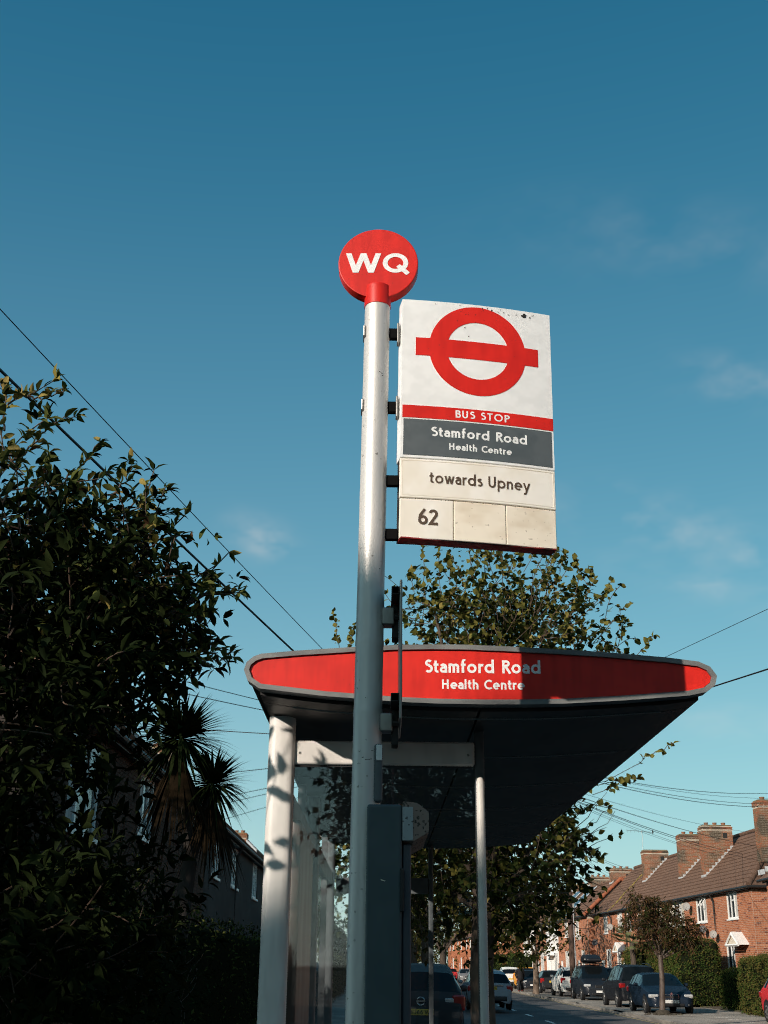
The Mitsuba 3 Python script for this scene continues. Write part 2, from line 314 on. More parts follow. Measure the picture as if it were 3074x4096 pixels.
for i in range(3):
    rt = put(bs, 'route_tile', panel(cuts[i] + .0012, cuts[i + 1] - .0012, .0, wb - .0015, -.012, .0005, 6), 'mat_cream' if i == 0 else 'mat_cream_stained', 30,
             label='cream route tile numbered 62' if i == 0 else None)
    if i == 0: put(rt, 'route_number', decal(affinity.translate(words('62', .050, .165, .03), FW * .178, wb * .345), .0014), 'mat_brown_print')
def flag_box(u, w, d, su, sw, sd):
    b = BOW * (1 - (2 * u / FW - 1) ** 2); return moved(rbox((su, sw, sd), min(su, sw, sd) * .2, 8), FO + u * FR + w * FU + (b + d) * FN, np.stack([FR, FU, FN]))
put(bs, 'flag_base', flag_box(FW / 2, .0, -.032, FW * .985, .005, .050), 'mat_dark_red', 30, label='weathered red strip under the flag')
# grime specks on the white panel
gr = MB(); r2 = np.random.default_rng(3)
for (x, y, s) in [(1325, 617, 9), (1360, 632, 3.5), (1105, 570, 4), (1043, 548, 3), (928, 720, 3), (952, 778, 3), (735, 545, 2), (1308, 638, 5)] + [(r2.uniform(830, 1400), 560 + abs(r2.normal(0, 45)), r2.uniform(1, 2.6)) for _ in range(38)]:
    u, w = fl(x, y); k = 7; w = min(w, FH - .008 - .02 * r2.uniform()); th = np.arange(k) / k * 6.283; rr = s * .0008 * r2.uniform(.6, 1.2, k)
    q = on_flag(u + rr * np.cos(th), w + rr * np.sin(th), np.full(k, .0019)); gr.raw(q, [[0, i, i + 1] for i in range(1, k - 1)])
put(body, 'grime', gr, 'mat_soot', kind='stuff')
# four black arms between pole and flag
for (y, thick) in ((715, .036), (1207, .036), (1700, .034), (2060, .034)):
    w = fl(500, y)[1]; P = FO + FU * w - FN * .036; z = P[2]; C = on_pole(z)
    dirv = unit((P - C) * [1, 1, 0]); Lr = np.linalg.norm((P - C)[:2])
    ax = np.stack([dirv, np.cross([0, 0, 1.], dirv), [0, 0, 1.]])
    a = put(bs, 'bracket', MB().add(moved(rbox((Lr - .01, .022, thick), .003), C + dirv * (Lr / 2 + .008), ax)), 'mat_bracket', 30)
    if y < 1300:
        put(a, 'strap', MB().add(moved(rbox((.008, .05, thick * 1.1), .003), C - dirv * (RP - .0005), ax)), 'mat_steel')
        put(a, 'flange', MB().add(moved(rbox((.008, .03, thick * 2.0), .002), P + dirv * .0 - dirv * .006, ax)), 'mat_steel', 30)
        put(a, 'nut', MB().tube([P - dirv * .030, P - dirv * .018], .009, 6), 'mat_steel')

sc = MB(); r3 = np.random.default_rng(9)
for px_, py_, w_ in [(1440, 3003, 10), (1452, 3028, 7), (1470, 3040, 16), (1484, 3037, 9), (1436, 3052, 11), (1490, 3003, 8), (1527, 1488, 9), (1531, 1497, 7), (1519, 1484, 5), (1478, 1275, 4), (1430, 2748, 6), (1462, 2790, 4), (1502, 2560, 3), (1519, 2275, 4), (1500, 1680, 3), (1447, 3560, 5)]:
    P0 = at(px_, py_, YP - RP); c = on_pole(P0[2]); a0 = math.asin(np.clip((P0[0] - c[0]) / RP, -.97, .97)); n_ = 7; th = a0 + np.linspace(-1, 1, n_) * w_ * .0004 / RP
    sc.tube(np.stack([c[0] + (RP + .0002) * np.sin(th), c[1] - (RP + .0002) * np.cos(th), P0[2] + np.cumsum(r3.normal(0, .0006, n_))], 1), .0009, 4)
put(bs + '__pole', 'scuffs', sc, 'mat_soot', kind='stuff')

# thin plate seen edge-on, held by square tubes on the right of the pole
pt, pb = at(1606, 2362, YP), at(1598, 2905, YP)
xm, y0, y1 = (pt[0] + pb[0]) / 2, YP - .11, YP + .20
sp = put(bs, 'side_plate', MB().add(moved(rbox((.0075, y1 - y0, pt[2] - pb[2]), .003), [xm, (y0 + y1) / 2, (pt[2] + pb[2]) / 2])), 'mat_steel', 30)
for y in (2400, 2818):
    z = at(1590, y, YP)[2]; fr = sbox(-.0115, -.0115, .0115, .0115).difference(sbox(-.0088, -.0088, .0088, .0088))
    e = extr(fr, y1 - y0 - .02); v = np.asarray(e.vertices)
    put(sp, 'square_tube', trimesh.Trimesh(np.stack([xm - .0158 + v[:, 0], y0 + .01 + v[:, 2], z + v[:, 1]], 1), e.faces, process=False), 'mat_soot')
    zc = z - .055; c = on_pole(zc)
    cl = put(sp, 'clamp', MB().add(moved(rbox((.036, .05, .052), .004), [c[0] + RP + .012, YP, zc])), 'mat_steel', 30)
    put(cl, 'clamp_bolt', MB().tube([[c[0] + RP + .03, YP - .02, zc - .004], [xm - .004, YP - .02, zc - .004]], .008, 6), 'mat_soot')
    put(sp, 'backing_bar', MB().add(moved(rbox((.019, .06, .10), .003), [xm - .0145, YP + .02, z - .068])), 'mat_soot', 30)

# channel strip with a white tag, above the case
a, b = at(1515, 2975, YP - .035), at(1512, 3210, YP - .035)
ch = put(bs, 'cable_channel', MB().add(moved(rbox((.0235, .03, a[2] - b[2]), .008, 12), [a[0], YP - .025, (a[2] + b[2]) / 2])), 'mat_slate', 30)
put(ch, 'white_tag', MB().add(moved(rbox((.0165, .003, .043), .0014), [a[0] + .002, YP - .0415, a[2] - .026])), 'mat_white', 30)

# timetable case: teal body, door strip, slanted lamp hood
YF = YP - .085
c0, c1 = at(1469, 3216, YF), at(1610, 3214, YF)
zt = c0[2]; x0, x1 = at(1464, 3600, YF)[0], at(1608, 3600, YF)[0]
case = put(bs, 'timetable_case', MB().add(moved(rbox((x1 - x0, .50, zt - .55), .008, 10), [(x0 + x1) / 2, YF + .25, (zt + .55) / 2])), 'mat_teal', 30, label='dark teal timetable case on the pole with a speckled lamp hood')
zs_ = at(1630, 3374, YF)[2]; xs = at(1647, 3600, YF)[0]
put(case, 'case_door', MB().add(moved(rbox((xs - x1 - .002, .46, zs_ - .58), .005, 8), [(x1 + .001 + xs) / 2, YF + .25, (zs_ + .58) / 2])), 'mat_navy_strip', 30)
put(case, 'hinge', MB().add(moved(rbox((.010, .02, .11), .002), [x1 + .001, YF + .006, at(1600, 3560, YF)[2]])), 'mat_black', 30)
ht, hb = at(1612, 3226, YF)[2], at(1612, 3364, YF)[2]; hx = at(1717, 3300, YF)[0]; hm = at(1655, 3300, YF)[0]
prof = Polygon([(x1 + .002, hb), (hm, hb), (hx, hb + .024), (hx, ht - .014), (hm + .01, ht + .010), (x1 + .002, ht + .014)])
e = extr(prof.buffer(-.004).buffer(.004, 4), .46); v = np.asarray(e.vertices)
hood = put(case, 'lamp_hood', trimesh.Trimesh(np.stack([v[:, 0], YF + .004 + (.46 - v[:, 2]), v[:, 1]], 1), e.faces[:, ::1], process=False), 'mat_speckled', 25)
put(hood, 'hood_plate', MB().add(moved(rbox((hm - x1 - .002, .004, ht - hb - .002), .0015), [(x1 + hm) / 2, YF + .003, (ht + hb) / 2])), 'mat_pale_speck', 30)
put(case, 'scratch', MB().box([at(1532, 3522, YF)[0], YF - .0004, at(1532, 3522, YF)[2]], [.013, .001, .0022], np.array([[.95, 0, -.3], [0, 1, 0], [.3, 0, .95]])), 'mat_cream_stained')

# ------------------------------------------------------------------ bus shelter
YS = 4.1; YE = 9.4
sh_ = thing('bus_shelter', 'bus shelter with red end board reading Stamford Road, grey posts and glass panes', 'bus shelter')
out = [(548, 1418), (565, 1412), (640, 1405.5), (780, 1396.5), (860, 1393), (930, 1392), (1000, 1392.5), (1100, 1396.5), (1200, 1402), (1300, 1408), (1440, 1420), (1510, 1429), (1535, 1440), (1550, 1460), (1546, 1480), (1527, 1495), (1490, 1502.5),
       (1350, 1513), (1220, 1520), (1135, 1521.5), (1050, 1521.5), (950, 1520), (860, 1516), (700, 1503.5), (560, 1487), (535, 1470), (527, 1447), (533, 1430)]
OUT = Polygon([at(x * 1.8518, y * 1.8518, YS)[[0, 2]] for x, y in out]).buffer(.02, 16).buffer(-.02, 16)
def along_y(geom, ya, yb):
    e = extr(geom, yb - ya); v = np.asarray(e.vertices); return trimesh.Trimesh(np.stack([v[:, 0], yb - v[:, 2], v[:, 1]], 1), e.faces, process=False)
INN = OUT.buffer(-.017)
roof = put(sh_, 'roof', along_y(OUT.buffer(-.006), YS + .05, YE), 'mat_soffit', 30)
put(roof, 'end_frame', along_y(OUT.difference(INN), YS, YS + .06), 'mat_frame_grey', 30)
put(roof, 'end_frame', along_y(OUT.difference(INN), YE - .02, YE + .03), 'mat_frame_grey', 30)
fas = put(roof, 'end_board', along_y(INN.buffer(-.0012), YS + .010, YS + .045), 'mat_red', label='lens-shaped red board reading Stamford Road Health Centre')
for g_ in words('Stamford Road', .0465, .185, .07, each=True): put(roof, 'end_board_lettering', wall_text(g_, .0012, at(1045 * 1.8518, 1454.5 * 1.8518, YS + .01), [1, 0, 0], [0, 0, 1.], .0004), 'mat_white_sign')
for g_ in words('Health Centre', .034, .185, .08, each=True): put(roof, 'end_board_lettering', wall_text(g_, .0012, at(1045 * 1.8518, 1489.5 * 1.8518, YS + .01), [1, 0, 0], [0, 0, 1.], .0004), 'mat_white_sign')
# soffit panels follow the underside; joints between them stay open
xs_ = np.linspace(OUT.bounds[0] + .05, OUT.bounds[2] - .05, 15)
low = [OUT.intersection(LineString([(x, 0), (x, 5)])).bounds[1] for x in xs_]
ys_ = [YS + .065, YS + .20, YS + 1.05, YS + 1.95, YS + 2.85, YS + 3.75, YS + 4.6, YE - .03]
for i in range(len(ys_) - 1):
    for half in (slice(0, 8), slice(7, 15)):
        X, Z = np.array(xs_[half]), np.array(low[half]); k = len(X); X = X.copy(); X[0] += .004; X[-1] -= .004
        ya, yb = ys_[i] + .004, ys_[i + 1] - .004
        V = np.vstack([np.stack([X, np.full(k, y), Z - d], 1) for y, d in ((ya, 0), (ya, .012), (yb, .012), (yb, 0))]); F = []
        for r_ in range(3):
            for j in range(k - 1): F.append([r_ * k + j, r_ * k + j + 1, (r_ + 1) * k + j + 1, (r_ + 1) * k + j])
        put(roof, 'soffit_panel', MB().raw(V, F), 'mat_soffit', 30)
for y in ys_[1:-1]:
    V = np.stack([xs_, np.full(15, y), np.array(low) - .012], 1); put(roof, 'seam_strip', MB().tube(V[1:-1], .004, 5), 'mat_steel')  # steel strips stand in for light reflected along the panel seams
# left post (oval column), cut to the roof
YQ = YS + .44
pl = [at(1068, 3100, YQ), at(1033, 4080, YQ), at(1180, 3100, YQ), at(1141, 4080, YQ)]
xl = (pl[0][0] + pl[1][0]) / 2; xr = (pl[2][0] + pl[3][0]) / 2; wpost = xr - xl
def column(xc, yc, w, d, z0, z1, k=28):
    th = np.arange(k) / k * 2 * np.pi; ex = 3.2
    cx = np.sign(np.cos(th)) * np.abs(np.cos(th)) ** (2 / ex) * w / 2; cy = np.sign(np.sin(th)) * np.abs(np.sin(th)) ** (2 / ex) * d / 2
    V = np.vstack([np.stack([xc + cx, yc + cy, np.full(k, z)], 1) for z in (z0, z1)]); F = [[j, (j + 1) % k, k + (j + 1) % k, k + j] for j in range(k)]
    m = MB().raw(V, F); m.raw(V[k:], [[0, i, i + 1] for i in range(1, k - 1)]); return m
put(sh_, 'corner_post', column((xl + xr) / 2, YQ, wpost, .085, 0, 2.43), 'mat_shelter_grey', 40, label='pale grey oval corner post on the garden side')
for yy in (YS + 2.7, YE - .2): put(sh_, 'back_post', column((xl + xr) / 2, yy, wpost * .8, .07, 0, 2.43), 'mat_slate', 40)
xp = (at(1905, 3200, YQ)[0] + at(1938, 3200, YQ)[0]) / 2 + .002
zcap = at(1918, 3112, YQ)[2]
put(sh_, 'front_post', MB().add(moved(rbox((.034, .05, 2.43), .006), [xp, YQ + .03, 1.215])), 'mat_slate', 30)
put(sh_, 'front_post_cover', MB().tube([[xp, YQ + .0, .02], [xp, YQ, zcap - .016], [xp, YQ + .004, zcap - .004], [xp, YQ + .012, zcap]], [.0155, .0155, .011, .004], 20), 'mat_shelter_grey', 50)
r0, r1 = at(1174, 2963, YQ), at(1903, 3066, YQ)
rail = put(sh_, 'top_rail', MB().add(moved(rbox((xp - .02 - r0[0], .042, r0[2] - r1[2]), .011, 16), [(r0[0] + xp - .02) / 2, YQ + .01, (r0[2] + r1[2]) / 2])), 'mat_shelter_grey', 40)
for px_, py_ in ((1201, 3012), (1874, 3021)):
    c = at(px_, py_, YQ - .012); put(rail, 'screw', MB().tube([c + [0, .004, 0], c - [0, .0005, 0]], [.0062, .0052], 14), 'mat_steel', 30)
    put(rail, 'screw', MB().tube([c + [0, .0, 0], c - [0, .0009, 0]], [.0026, .0026], 8), 'mat_black', 30)
zg = r1[2]
put(sh_, 'glazing_strip', MB().span([r0[0] + .01, YQ + .004, zg - .006], [xp - .03, YQ + .018, zg + .004]), 'mat_black')
def sheet(x0, x1, y0, y1, z0, z1): return MB().quad([x0, y0, z0], [x1, y1, z0], [x1, y1, z1], [x0, y0, z1])
put(sh_, 'glass_pane', sheet(xr - .008, xp - .012, YQ + .011, YQ + .011, .28, zg - .002), 'mat_glass')
put(sh_, 'bottom_rail', MB().span([xr - .006, YQ - .01, .20], [xp - .018, YQ + .03, .28]), 'mat_shelter_grey')
# back wall of glass along the pavement, thin mullions, far end pane
xb = (xl + xr) / 2
for k in range(4):
    ya, yb = YQ + .05 + k * 1.25, YQ + .05 + (k + 1) * 1.25 - .02
    put(sh_, 'glass_pane', sheet(xb, xb, ya, yb, .28, 2.1), 'mat_glass')
    put(sh_, 'mullion', MB().span([xb - .02, yb - .012, .05], [xb + .02, yb + .022, 2.36]), 'mat_slate')
put(sh_, 'back_rail', MB().span([xb - .02, YQ + .05, 2.1], [xb + .02, YE - .1, 2.2]), 'mat_slate')
put(sh_, 'back_rail', MB().span([xb - .02, YQ + .05, .2], [xb + .02, YE - .1, .28]), 'mat_shelter_grey')
put(sh_, 'glass_pane', sheet(xb + .05, xp - .02, YE - .2, YE - .2, .28, 2.05), 'mat_glass')
put(sh_, 'front_post', MB().add(moved(rbox((.034, .05, 2.43), .006), [xp, YE - .2, 1.215])), 'mat_slate', 30)
put(sh_, 'far_rail', MB().span([xb + .05, YE - .23, 2.05], [xp - .02, YE - .18, 2.16]), 'mat_slate')
put(sh_, 'perch_seat', MB().add(moved(rbox((.22, 3.2, .05), .02, 10), [xb + .22, YS + 2.9, .62])), 'mat_red', 40)
for yy in (YS + 1.6, YS + 4.2): put(sh_, 'seat_bracket', MB().span([xb, yy - .02, .56], [xb + .25, yy + .02, .60]), 'mat_frame_grey')
put(sh_, 'brown_panel', MB().add(moved(rbox((.04, .9, 1.55), .01), [xb + .05, YQ + .65, 1.30])), 'mat_brown_panel', 30)  # plain upright brown panel behind the end glass
mat('mat_brown_panel', tone((.06, .042, .032), (.085, .06, .048), 8, 8, 3), .4)
# ------------------------------------------------------------------ ground, road, pavements, kerbs
def asphalt_fn(p, n, uv):
    a = mikit.fbm(p.x * .9, p.y * .5, 0, 4); b = mikit.noise(p.x * 60, p.y * 60, 0)
    return mikit.mix((.040, .041, .043), (.068, .068, .068), mikit.smoothstep(.3, .7, a)) * (.8 + .4 * b)
mat('mat_asphalt', mikit.proc(asphalt_fn), .85)
def pave_fn(p, n, uv):
    a = mikit.fbm(p.x * 1.1, p.y * .7, 0, 4); b = mikit.noise(p.x * 45, p.y * 45, 0)
    return mikit.mix((.13, .12, .105), (.20, .185, .16), mikit.smoothstep(.3, .7, a)) * (.85 + .3 * b)
mat('mat_pavement', mikit.proc(pave_fn), .9)
mat('mat_kerb', tone((.20, .185, .16), (.13, .12, .105), 3, 1.2, 5), .9)
mat('mat_soil', tone((.05, .042, .03), (.085, .075, .05), 2, 2, 2), .95)
mat('mat_paint_white', (.55, .54, .50), .8)
mat('mat_paint_yellow', (.24, .19, .085), .85)
def grid(x0, x1, y0, y1, z, step):
    nx, ny = max(2, int((x1 - x0) / step) + 1), max(2, int((y1 - y0) / step) + 1)
    X, Y = np.meshgrid(np.linspace(x0, x1, nx), np.linspace(y0, y1, ny)); V = np.stack([X.ravel(), Y.ravel(), np.full(X.size, z)], 1)
    i = (np.arange(ny - 1)[:, None] * nx + np.arange(nx - 1)[None]).ravel(); return MB().raw(V, np.stack([i, i + 1, i + nx + 1, i + nx], 1))
KX0, KX1 = 2.0, 9.45                      # kerb lines of the road
def kx1(y): return 9.3 + .012 * (y - 43)
struct('ground', grid(-700, 700, -500, 1500, -.16, 100), 'mat_soil')
struct('road', grid(KX0 - .05, 13, -60, 420, -.115, 20), 'mat_asphalt')
struct('near_pavement', MB().span([-3.0, -60, -.2], [KX0 - .15, 420, 0]), 'mat_pavement')
v0, v1 = [kx1(-60) + .15, -60], [kx1(420) + .15, 420]
fp = MB()
for ya in np.arange(-60, 420, 20): 
    a0, a1 = kx1(ya) + .15, kx1(ya + 20) + .15
    fp.quad([a0, ya, 0], [14.2, ya, 0], [14.2, ya + 20, 0], [a1, ya + 20, 0]) if ya < 240 else None
struct('far_pavement', fp, 'mat_pavement')
struct('garden_soil', MB().span([-40, -60, -.12], [-3.0, 420, .02]), 'mat_soil')
struct('front_gardens', MB().span([14.2, 38, -.12], [40, 420, .05]), 'mat_soil')
kerb = num('kerb'); labels[kerb] = {'kind': 'structure'}
for i in range(74):
    y = 40 + i * .915; dz = 0 if not (i in (11, 12, 13, 24, 25, 36, 37, 38)) else -.05
    x = kx1(y); put(kerb, 'kerbstone', MB().add(moved(rbox((.15, .905, .24), .012, 6), [x + .075, y + .45, -.118 + dz + rng.uniform(-.004, .004)])), 'mat_kerb', 30)
m = MB()
for y in np.arange(40 + 74 * .915, 240, .915): m.span([kx1(y), y, -.24], [kx1(y) + .15, y + .905, .002])
for y in np.arange(-20, 200, .915): m.span([KX0 - .15, y, -.24], [KX0, y + .905, .002])
put(kerb, 'kerb_run', m, 'mat_kerb', kind='stuff')
marks = num('road_marking'); labels[marks] = {'kind': 'structure'}
for y in np.arange(30, 200, 6.0): put(marks, 'dash', MB().quad([5.6, y, -.111], [5.72, y, -.111], [5.72, y + 2.2, -.111], [5.6, y + 2.2, -.111]), 'mat_paint_white')
m = MB()
for y in np.arange(40, 130, 5.0): m.quad([kx1(y) - .22, y, -.111], [kx1(y) - .14, y, -.111], [kx1(y + 5) - .14, y + 5, -.111], [kx1(y + 5) - .22, y + 5, -.111])
put(marks, 'edge_line', m, 'mat_paint_yellow')
bay = num('bay_marking'); labels[bay] = {'kind': 'structure'}
for i in range(7):
    a = at(2785 + i * 52, 4052 + i * 9.5, 40); p0 = EYE + (a - EYE) * (EYE[2] / (EYE[2] - a[2]))
    put(bay, 'dash', MB().box([p0[0], p0[1], .004], [.42, .10, .003]), 'mat_paint_white')
# ------------------------------------------------------------------ terraced houses
def brick_fn(p, n, uv):
    t = dr.select(dr.abs(n.y) > dr.abs(n.x), p.x, p.y); c = dr.floor(p.z / .075)
    r = mikit.cell_rand(dr.floor(t / .225 + .5 * (c - 2 * dr.floor(c / 2))), c, 3); a = mikit.fbm(p.x * .7, p.y * .7, p.z * .7, 3)
    col = mikit.mix((.33, .115, .058), (.43, .17, .085), r); col = mikit.mix(col, (.17, .055, .035), mikit.smoothstep(.82, .95, r))
    return col * (.82 + .36 * a)
mat('mat_brick', mikit.proc(brick_fn), .9, 0, .2)
def sooty_fn(p, n, uv):
    t = dr.select(dr.abs(n.y) > dr.abs(n.x), p.x, p.y); c = dr.floor(p.z / .075)
    r = mikit.cell_rand(dr.floor(t / .225 + .5 * (c - 2 * dr.floor(c / 2))), c, 5); a = mikit.fbm(p.x * 1.6, p.y * 1.6, p.z * 1.6, 3)
    col = mikit.mix((.30, .10, .05), (.20, .12, .07), r); return mikit.mix(col, (.085, .065, .045), mikit.smoothstep(.42, .70, a))
mat('mat_brick_sooty', mikit.proc(sooty_fn), .9, 0, .2)
mat('mat_lichen', tone((.20, .15, .07), (.11, .095, .065), 4, 4, 4), .95)
mat('mat_mortar', tone((.50, .43, .34), (.40, .33, .26), 2, 2, 2), .95)
def tile_fn(p, n, uv):
    r = mikit.cell_rand(dr.floor(p.y / .3), dr.floor(p.z / .2), 1); a = mikit.fbm(p.x * .6, p.y * .5, p.z * .6, 3); s = mikit.fbm(p.x * 12, p.y * 12, p.z * 12, 2)
    c = mikit.mix((.098, .054, .035), (.140, .080, .052), r * .5 + a * .5); return mikit.mix(c, (.26, .23, .19), mikit.smoothstep(.80, .86, s) * .6)
mat('mat_roof_tile', mikit.proc(tile_fn), .85)
mat('mat_roof_dark', (.05, .032, .024), .9)
mat('mat_orange_tile', tone((.34, .10, .045), (.26, .09, .045), 5, 5, 5), .85)
mat('mat_dark_tile', tone((.04, .036, .032), (.075, .062, .05), 6, 6, 6), .85)
mat('mat_render_white', tone((.66, .65, .62), (.74, .73, .70), 1, 1, 1), .9)
mat('mat_render_cream', tone((.52, .46, .36), (.60, .54, .44), 1, 1, 1), .9)
mat('mat_render_shaded', tone((.030, .024, .020), (.042, .034, .028), 1, 1, 1), .9)  # render colour lowered to deepen the shade on the left row
mat('mat_upvc', (.78, .78, .75), .35)
mat('mat_curtain', tone((.50, .48, .44), (.34, .33, .31), 9, 9, .5), .9)
mat('mat_pane', (.03, .036, .04), .06, 0, .8)
mat('mat_door_brown', (.06, .025, .018), .5)
mat('mat_lead', (.45, .46, .46), .7)
mat('mat_gutter', (.018, .017, .016), .5)
mat('mat_terracotta', tone((.30, .13, .07), (.2, .11, .07), 4, 4, 4), .9)
mat('mat_solar', (.03, .045, .075), .25, 0, .6)
mat('mat_dish', (.30, .29, .27), .6)
mat('mat_dish_dark', (.09, .09, .092), .6)

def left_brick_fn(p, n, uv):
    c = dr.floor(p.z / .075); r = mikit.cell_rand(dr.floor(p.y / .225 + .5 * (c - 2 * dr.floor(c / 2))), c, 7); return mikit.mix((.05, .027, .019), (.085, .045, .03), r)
mat('mat_brick_shaded', mikit.proc(left_brick_fn), .9, 0, .2)  # brick colour darkened to stand in for shade on the left row
class Frame:
    """Facade frame: t along the street, n outwards to the street, z up."""
    def __init__(s, O, D, side): s.O = np.array([O[0], O[1], 0.0]); s.D = unit(np.array([D[0], D[1], 0.0])); s.N = np.array([-s.D[1], s.D[0], 0.0]) * side; s.A = np.stack([s.D, s.N, [0, 0, 1.0]])
    def P(s, t, n, z): return s.O + np.multiply.outer(t, s.D) + np.multiply.outer(n, s.N) + np.multiply.outer(z, np.array([0, 0, 1.0]))
    def box(s, mb, t0, t1, n0, n1, z0, z1):
        return mb.box(s.P((t0 + t1) / 2, (n0 + n1) / 2, (z0 + z1) / 2), [abs(t1 - t0), abs(n1 - n0), abs(z1 - z0)], s.A)
    def tn(s, P): q = np.asarray(P) - s.O; return q @ s.D, q @ s.N, q[2]
def brick_rects(t0, t1, z0, z1, holes):
    out = []; c0 = int(np.ceil(z0 / .075))
    for c in range(c0, int(z1 / .075)):
        za, zb = c * .075, c * .075 + .064; off = .1125 if c % 2 else 0
        for i in range(int((t0 - off) / .225) - 1, int((t1 - off) / .225) + 1):
            segs = [(max(t0, i * .225 + off), min(t1, i * .225 + off + .214))]
            for h in holes:
                if h[2] < zb and h[3] > za: segs = [q for a, b in segs for q in ((a, min(b, h[0])), (max(a, h[1]), b))]
            out += [(a, b, za, zb) for a, b in segs if b - a > .03]
    return out
def boxes_mesh(fr, rects, n0, n1):
    """Five-sided boxes standing proud between n0 and n1 (n1 the outer face)."""
    R = np.array(rects); k = len(R); V = []
    for n, (e0, e1) in ((n0, (0, 0)), (n1, (.0, .0))):
        for a, b in ((0, 2), (1, 2), (1, 3), (0, 3)): V.append(fr.P(R[:, a], np.full(k, n), R[:, b]))
    V = np.stack(V, 1)
    q = np.array([[4, 5, 6, 7], [0, 1, 5, 4], [1, 2, 6, 5], [2, 3, 7, 6], [3, 0, 4, 7]])
    if np.dot(np.cross(fr.D, [0, 0, 1.]), fr.N) < 0: q = q[:, ::-1]
    return V, q
def lay(parent, name, fr, rects, n0, n1, bsdf, single, key=lambda r: 0):
    """Bricks: `single` of them as parts of their own (those with the smallest key), the rest as one mesh."""
    if not rects: return
    rects = sorted(rects, key=key) if single else rects
    V, q = boxes_mesh(fr, rects, n0, n1)
    for i in range(min(single, len(rects))): put(parent, name, MB().raw(V[i], q), bsdf)
    if len(rects) > single:
        F = (q[None] + (np.arange(len(V) - single) * 8)[:, None, None]).reshape(-1, 4)
        put(parent, 'brickwork', MB().raw(V[single:].reshape(-1, 3), F), bsdf, kind='stuff')
def window(fr, h, t0, t1, z0, z1, bars=1, top=True, open_=False, net=True):
    w = MB(); d0, d1 = -.075, -.02; f = .07
    for a, b, c, d in ((t0, t1, z0, z0 + f), (t0, t1, z1 - f, z1), (t0, t0 + f, z0 + f, z1 - f), (t1 - f, t1, z0 + f, z1 - f)): fr.box(w, a, b, d0, d1, c, d)
    ts = np.linspace(t0, t1, bars + 2)
    for x in ts[1:-1]: fr.box(w, x - f * .55, x + f * .55, d0, d1 - .002, z0 + f, z1 - f)
    if top:
        zt = z0 + (z1 - z0) * .70; i = bars // 2
        a, b = (ts[i], ts[i + 1]); fr.box(w, a + f * .5, b - f * .5, d0, d1 - .004, zt - .025, zt + .03)
    key = put(h, 'window', w, 'mat_upvc')
    for i in range(bars + 1):
        a, b = ts[i], ts[i + 1]
        put(key, 'pane', fr.box(MB(), a + .01, b - .01, -.062, -.056, z0 + .03, z1 - .03), 'mat_pane')
    if net: put(key, 'curtain', fr.box(MB(), t0 + .06, t0 + (t1 - t0) * .30, -.053, -.050, z0 + .05, z1 - .06), 'mat_curtain')
    put(key, 'sill', fr.box(MB(), t0 - .05, t1 + .05, -.02, .055, z0 - .07, z0 - .005), 'mat_upvc')
    if open_:
        a, b = ts[0] + .03, ts[1] - .02; zt = z0 + (z1 - z0) * .66
        P = [fr.P(a, .0, z1 - .05), fr.P(b, 0., z1 - .05), fr.P(b, .26, zt), fr.P(a, .26, zt)]
        m = MB()
        for i in range(4): m.tube([P[i], P[(i + 1) % 4]], .022, 4)
        put(key, 'open_light', m, 'mat_upvc')
def chimney(fr, h, tc, n0, n1, z0, z1, wt=.78, pots=4, n_single=0):
    m = MB(); fr.box(m, tc - wt / 2 + .006, tc + wt / 2 - .006, n0 + .006, n1 - .006, z0, z1 - .01); fr.box(m, tc - wt / 2 - .03, tc + wt / 2 + .03, n0 - .03, n1 + .03, z1 - .24, z1 - .16)
    key = put(h, 'chimney', m, 'mat_mortar')
    # four brick faces
    rects = []
    for face in range(2):
        if face == 0: g = Frame(fr.P(tc - wt / 2, n0, 0)[:2], fr.N[:2], 1); L = n1 - n0; g.N = -fr.D; g.A = np.stack([g.D, g.N, [0, 0, 1.]])
        else: g = Frame(fr.P(tc - wt / 2, n1, 0)[:2], fr.D[:2], 1); L = wt; g.N = fr.N; g.A = np.stack([g.D, g.N, [0, 0, 1.]])
        r = brick_rects(0.0, L, z0, z1 - .24, []); lay(key, 'brick', g, r, -.004, .006, 'mat_brick_sooty', 0)
        r = brick_rects(-.025, L + .025, z1 - .24, z1, []); lay(key, 'brick', g, r, .0, .035, 'mat_brick_sooty', 0)
    put(key, 'flaunching', fr.box(MB(), tc - wt / 2 + .02, tc + wt / 2 - .02, n0 + .02, n1 - .02, z1 - .02, z1 + .045), 'mat_lichen')
    for i in range(pots):
        n = n0 + (n1 - n0) * (i + .7) / (pots + .4); c = fr.P(tc, n, z1 + .03)
        put(key, 'pot', MB().tube([c, c + [0, 0, .03], c + [0, 0, .10], c + [0, 0, .13], c + [0, 0, .16]], [.12, .11, .10, .12, .12], 12), 'mat_terracotta', 40)
    put(key, 'flue_vent', fr.box(MB(), tc - wt / 2 - .012, tc - wt / 2 + .02, n0 + .28, n0 + .50, z1 - .62, z1 - .36), 'mat_soot')
    return key
def flashing(fr, key, tc, wt, nf, n1, zf):
    """Stepped lead along the chimney's near face, following the roof slope zf(n)."""
    m = MB(); n = n1; k = 9; st = (n1 - nf) / k
    for i in range(k):
        a = n1 - i * st; z = zf(a - st / 2); fr.box(m, tc - wt / 2 - .026, tc - wt / 2 - .010, a - st, a, z - .08, z + .15)
    fr.box(m, tc - wt / 2 - .03, tc + wt / 2 + .03, n1 + .012, n1 + .03, zf(n1) - .10, zf(n1) + .12)
    put(key, 'flashing', m, 'mat_lead')
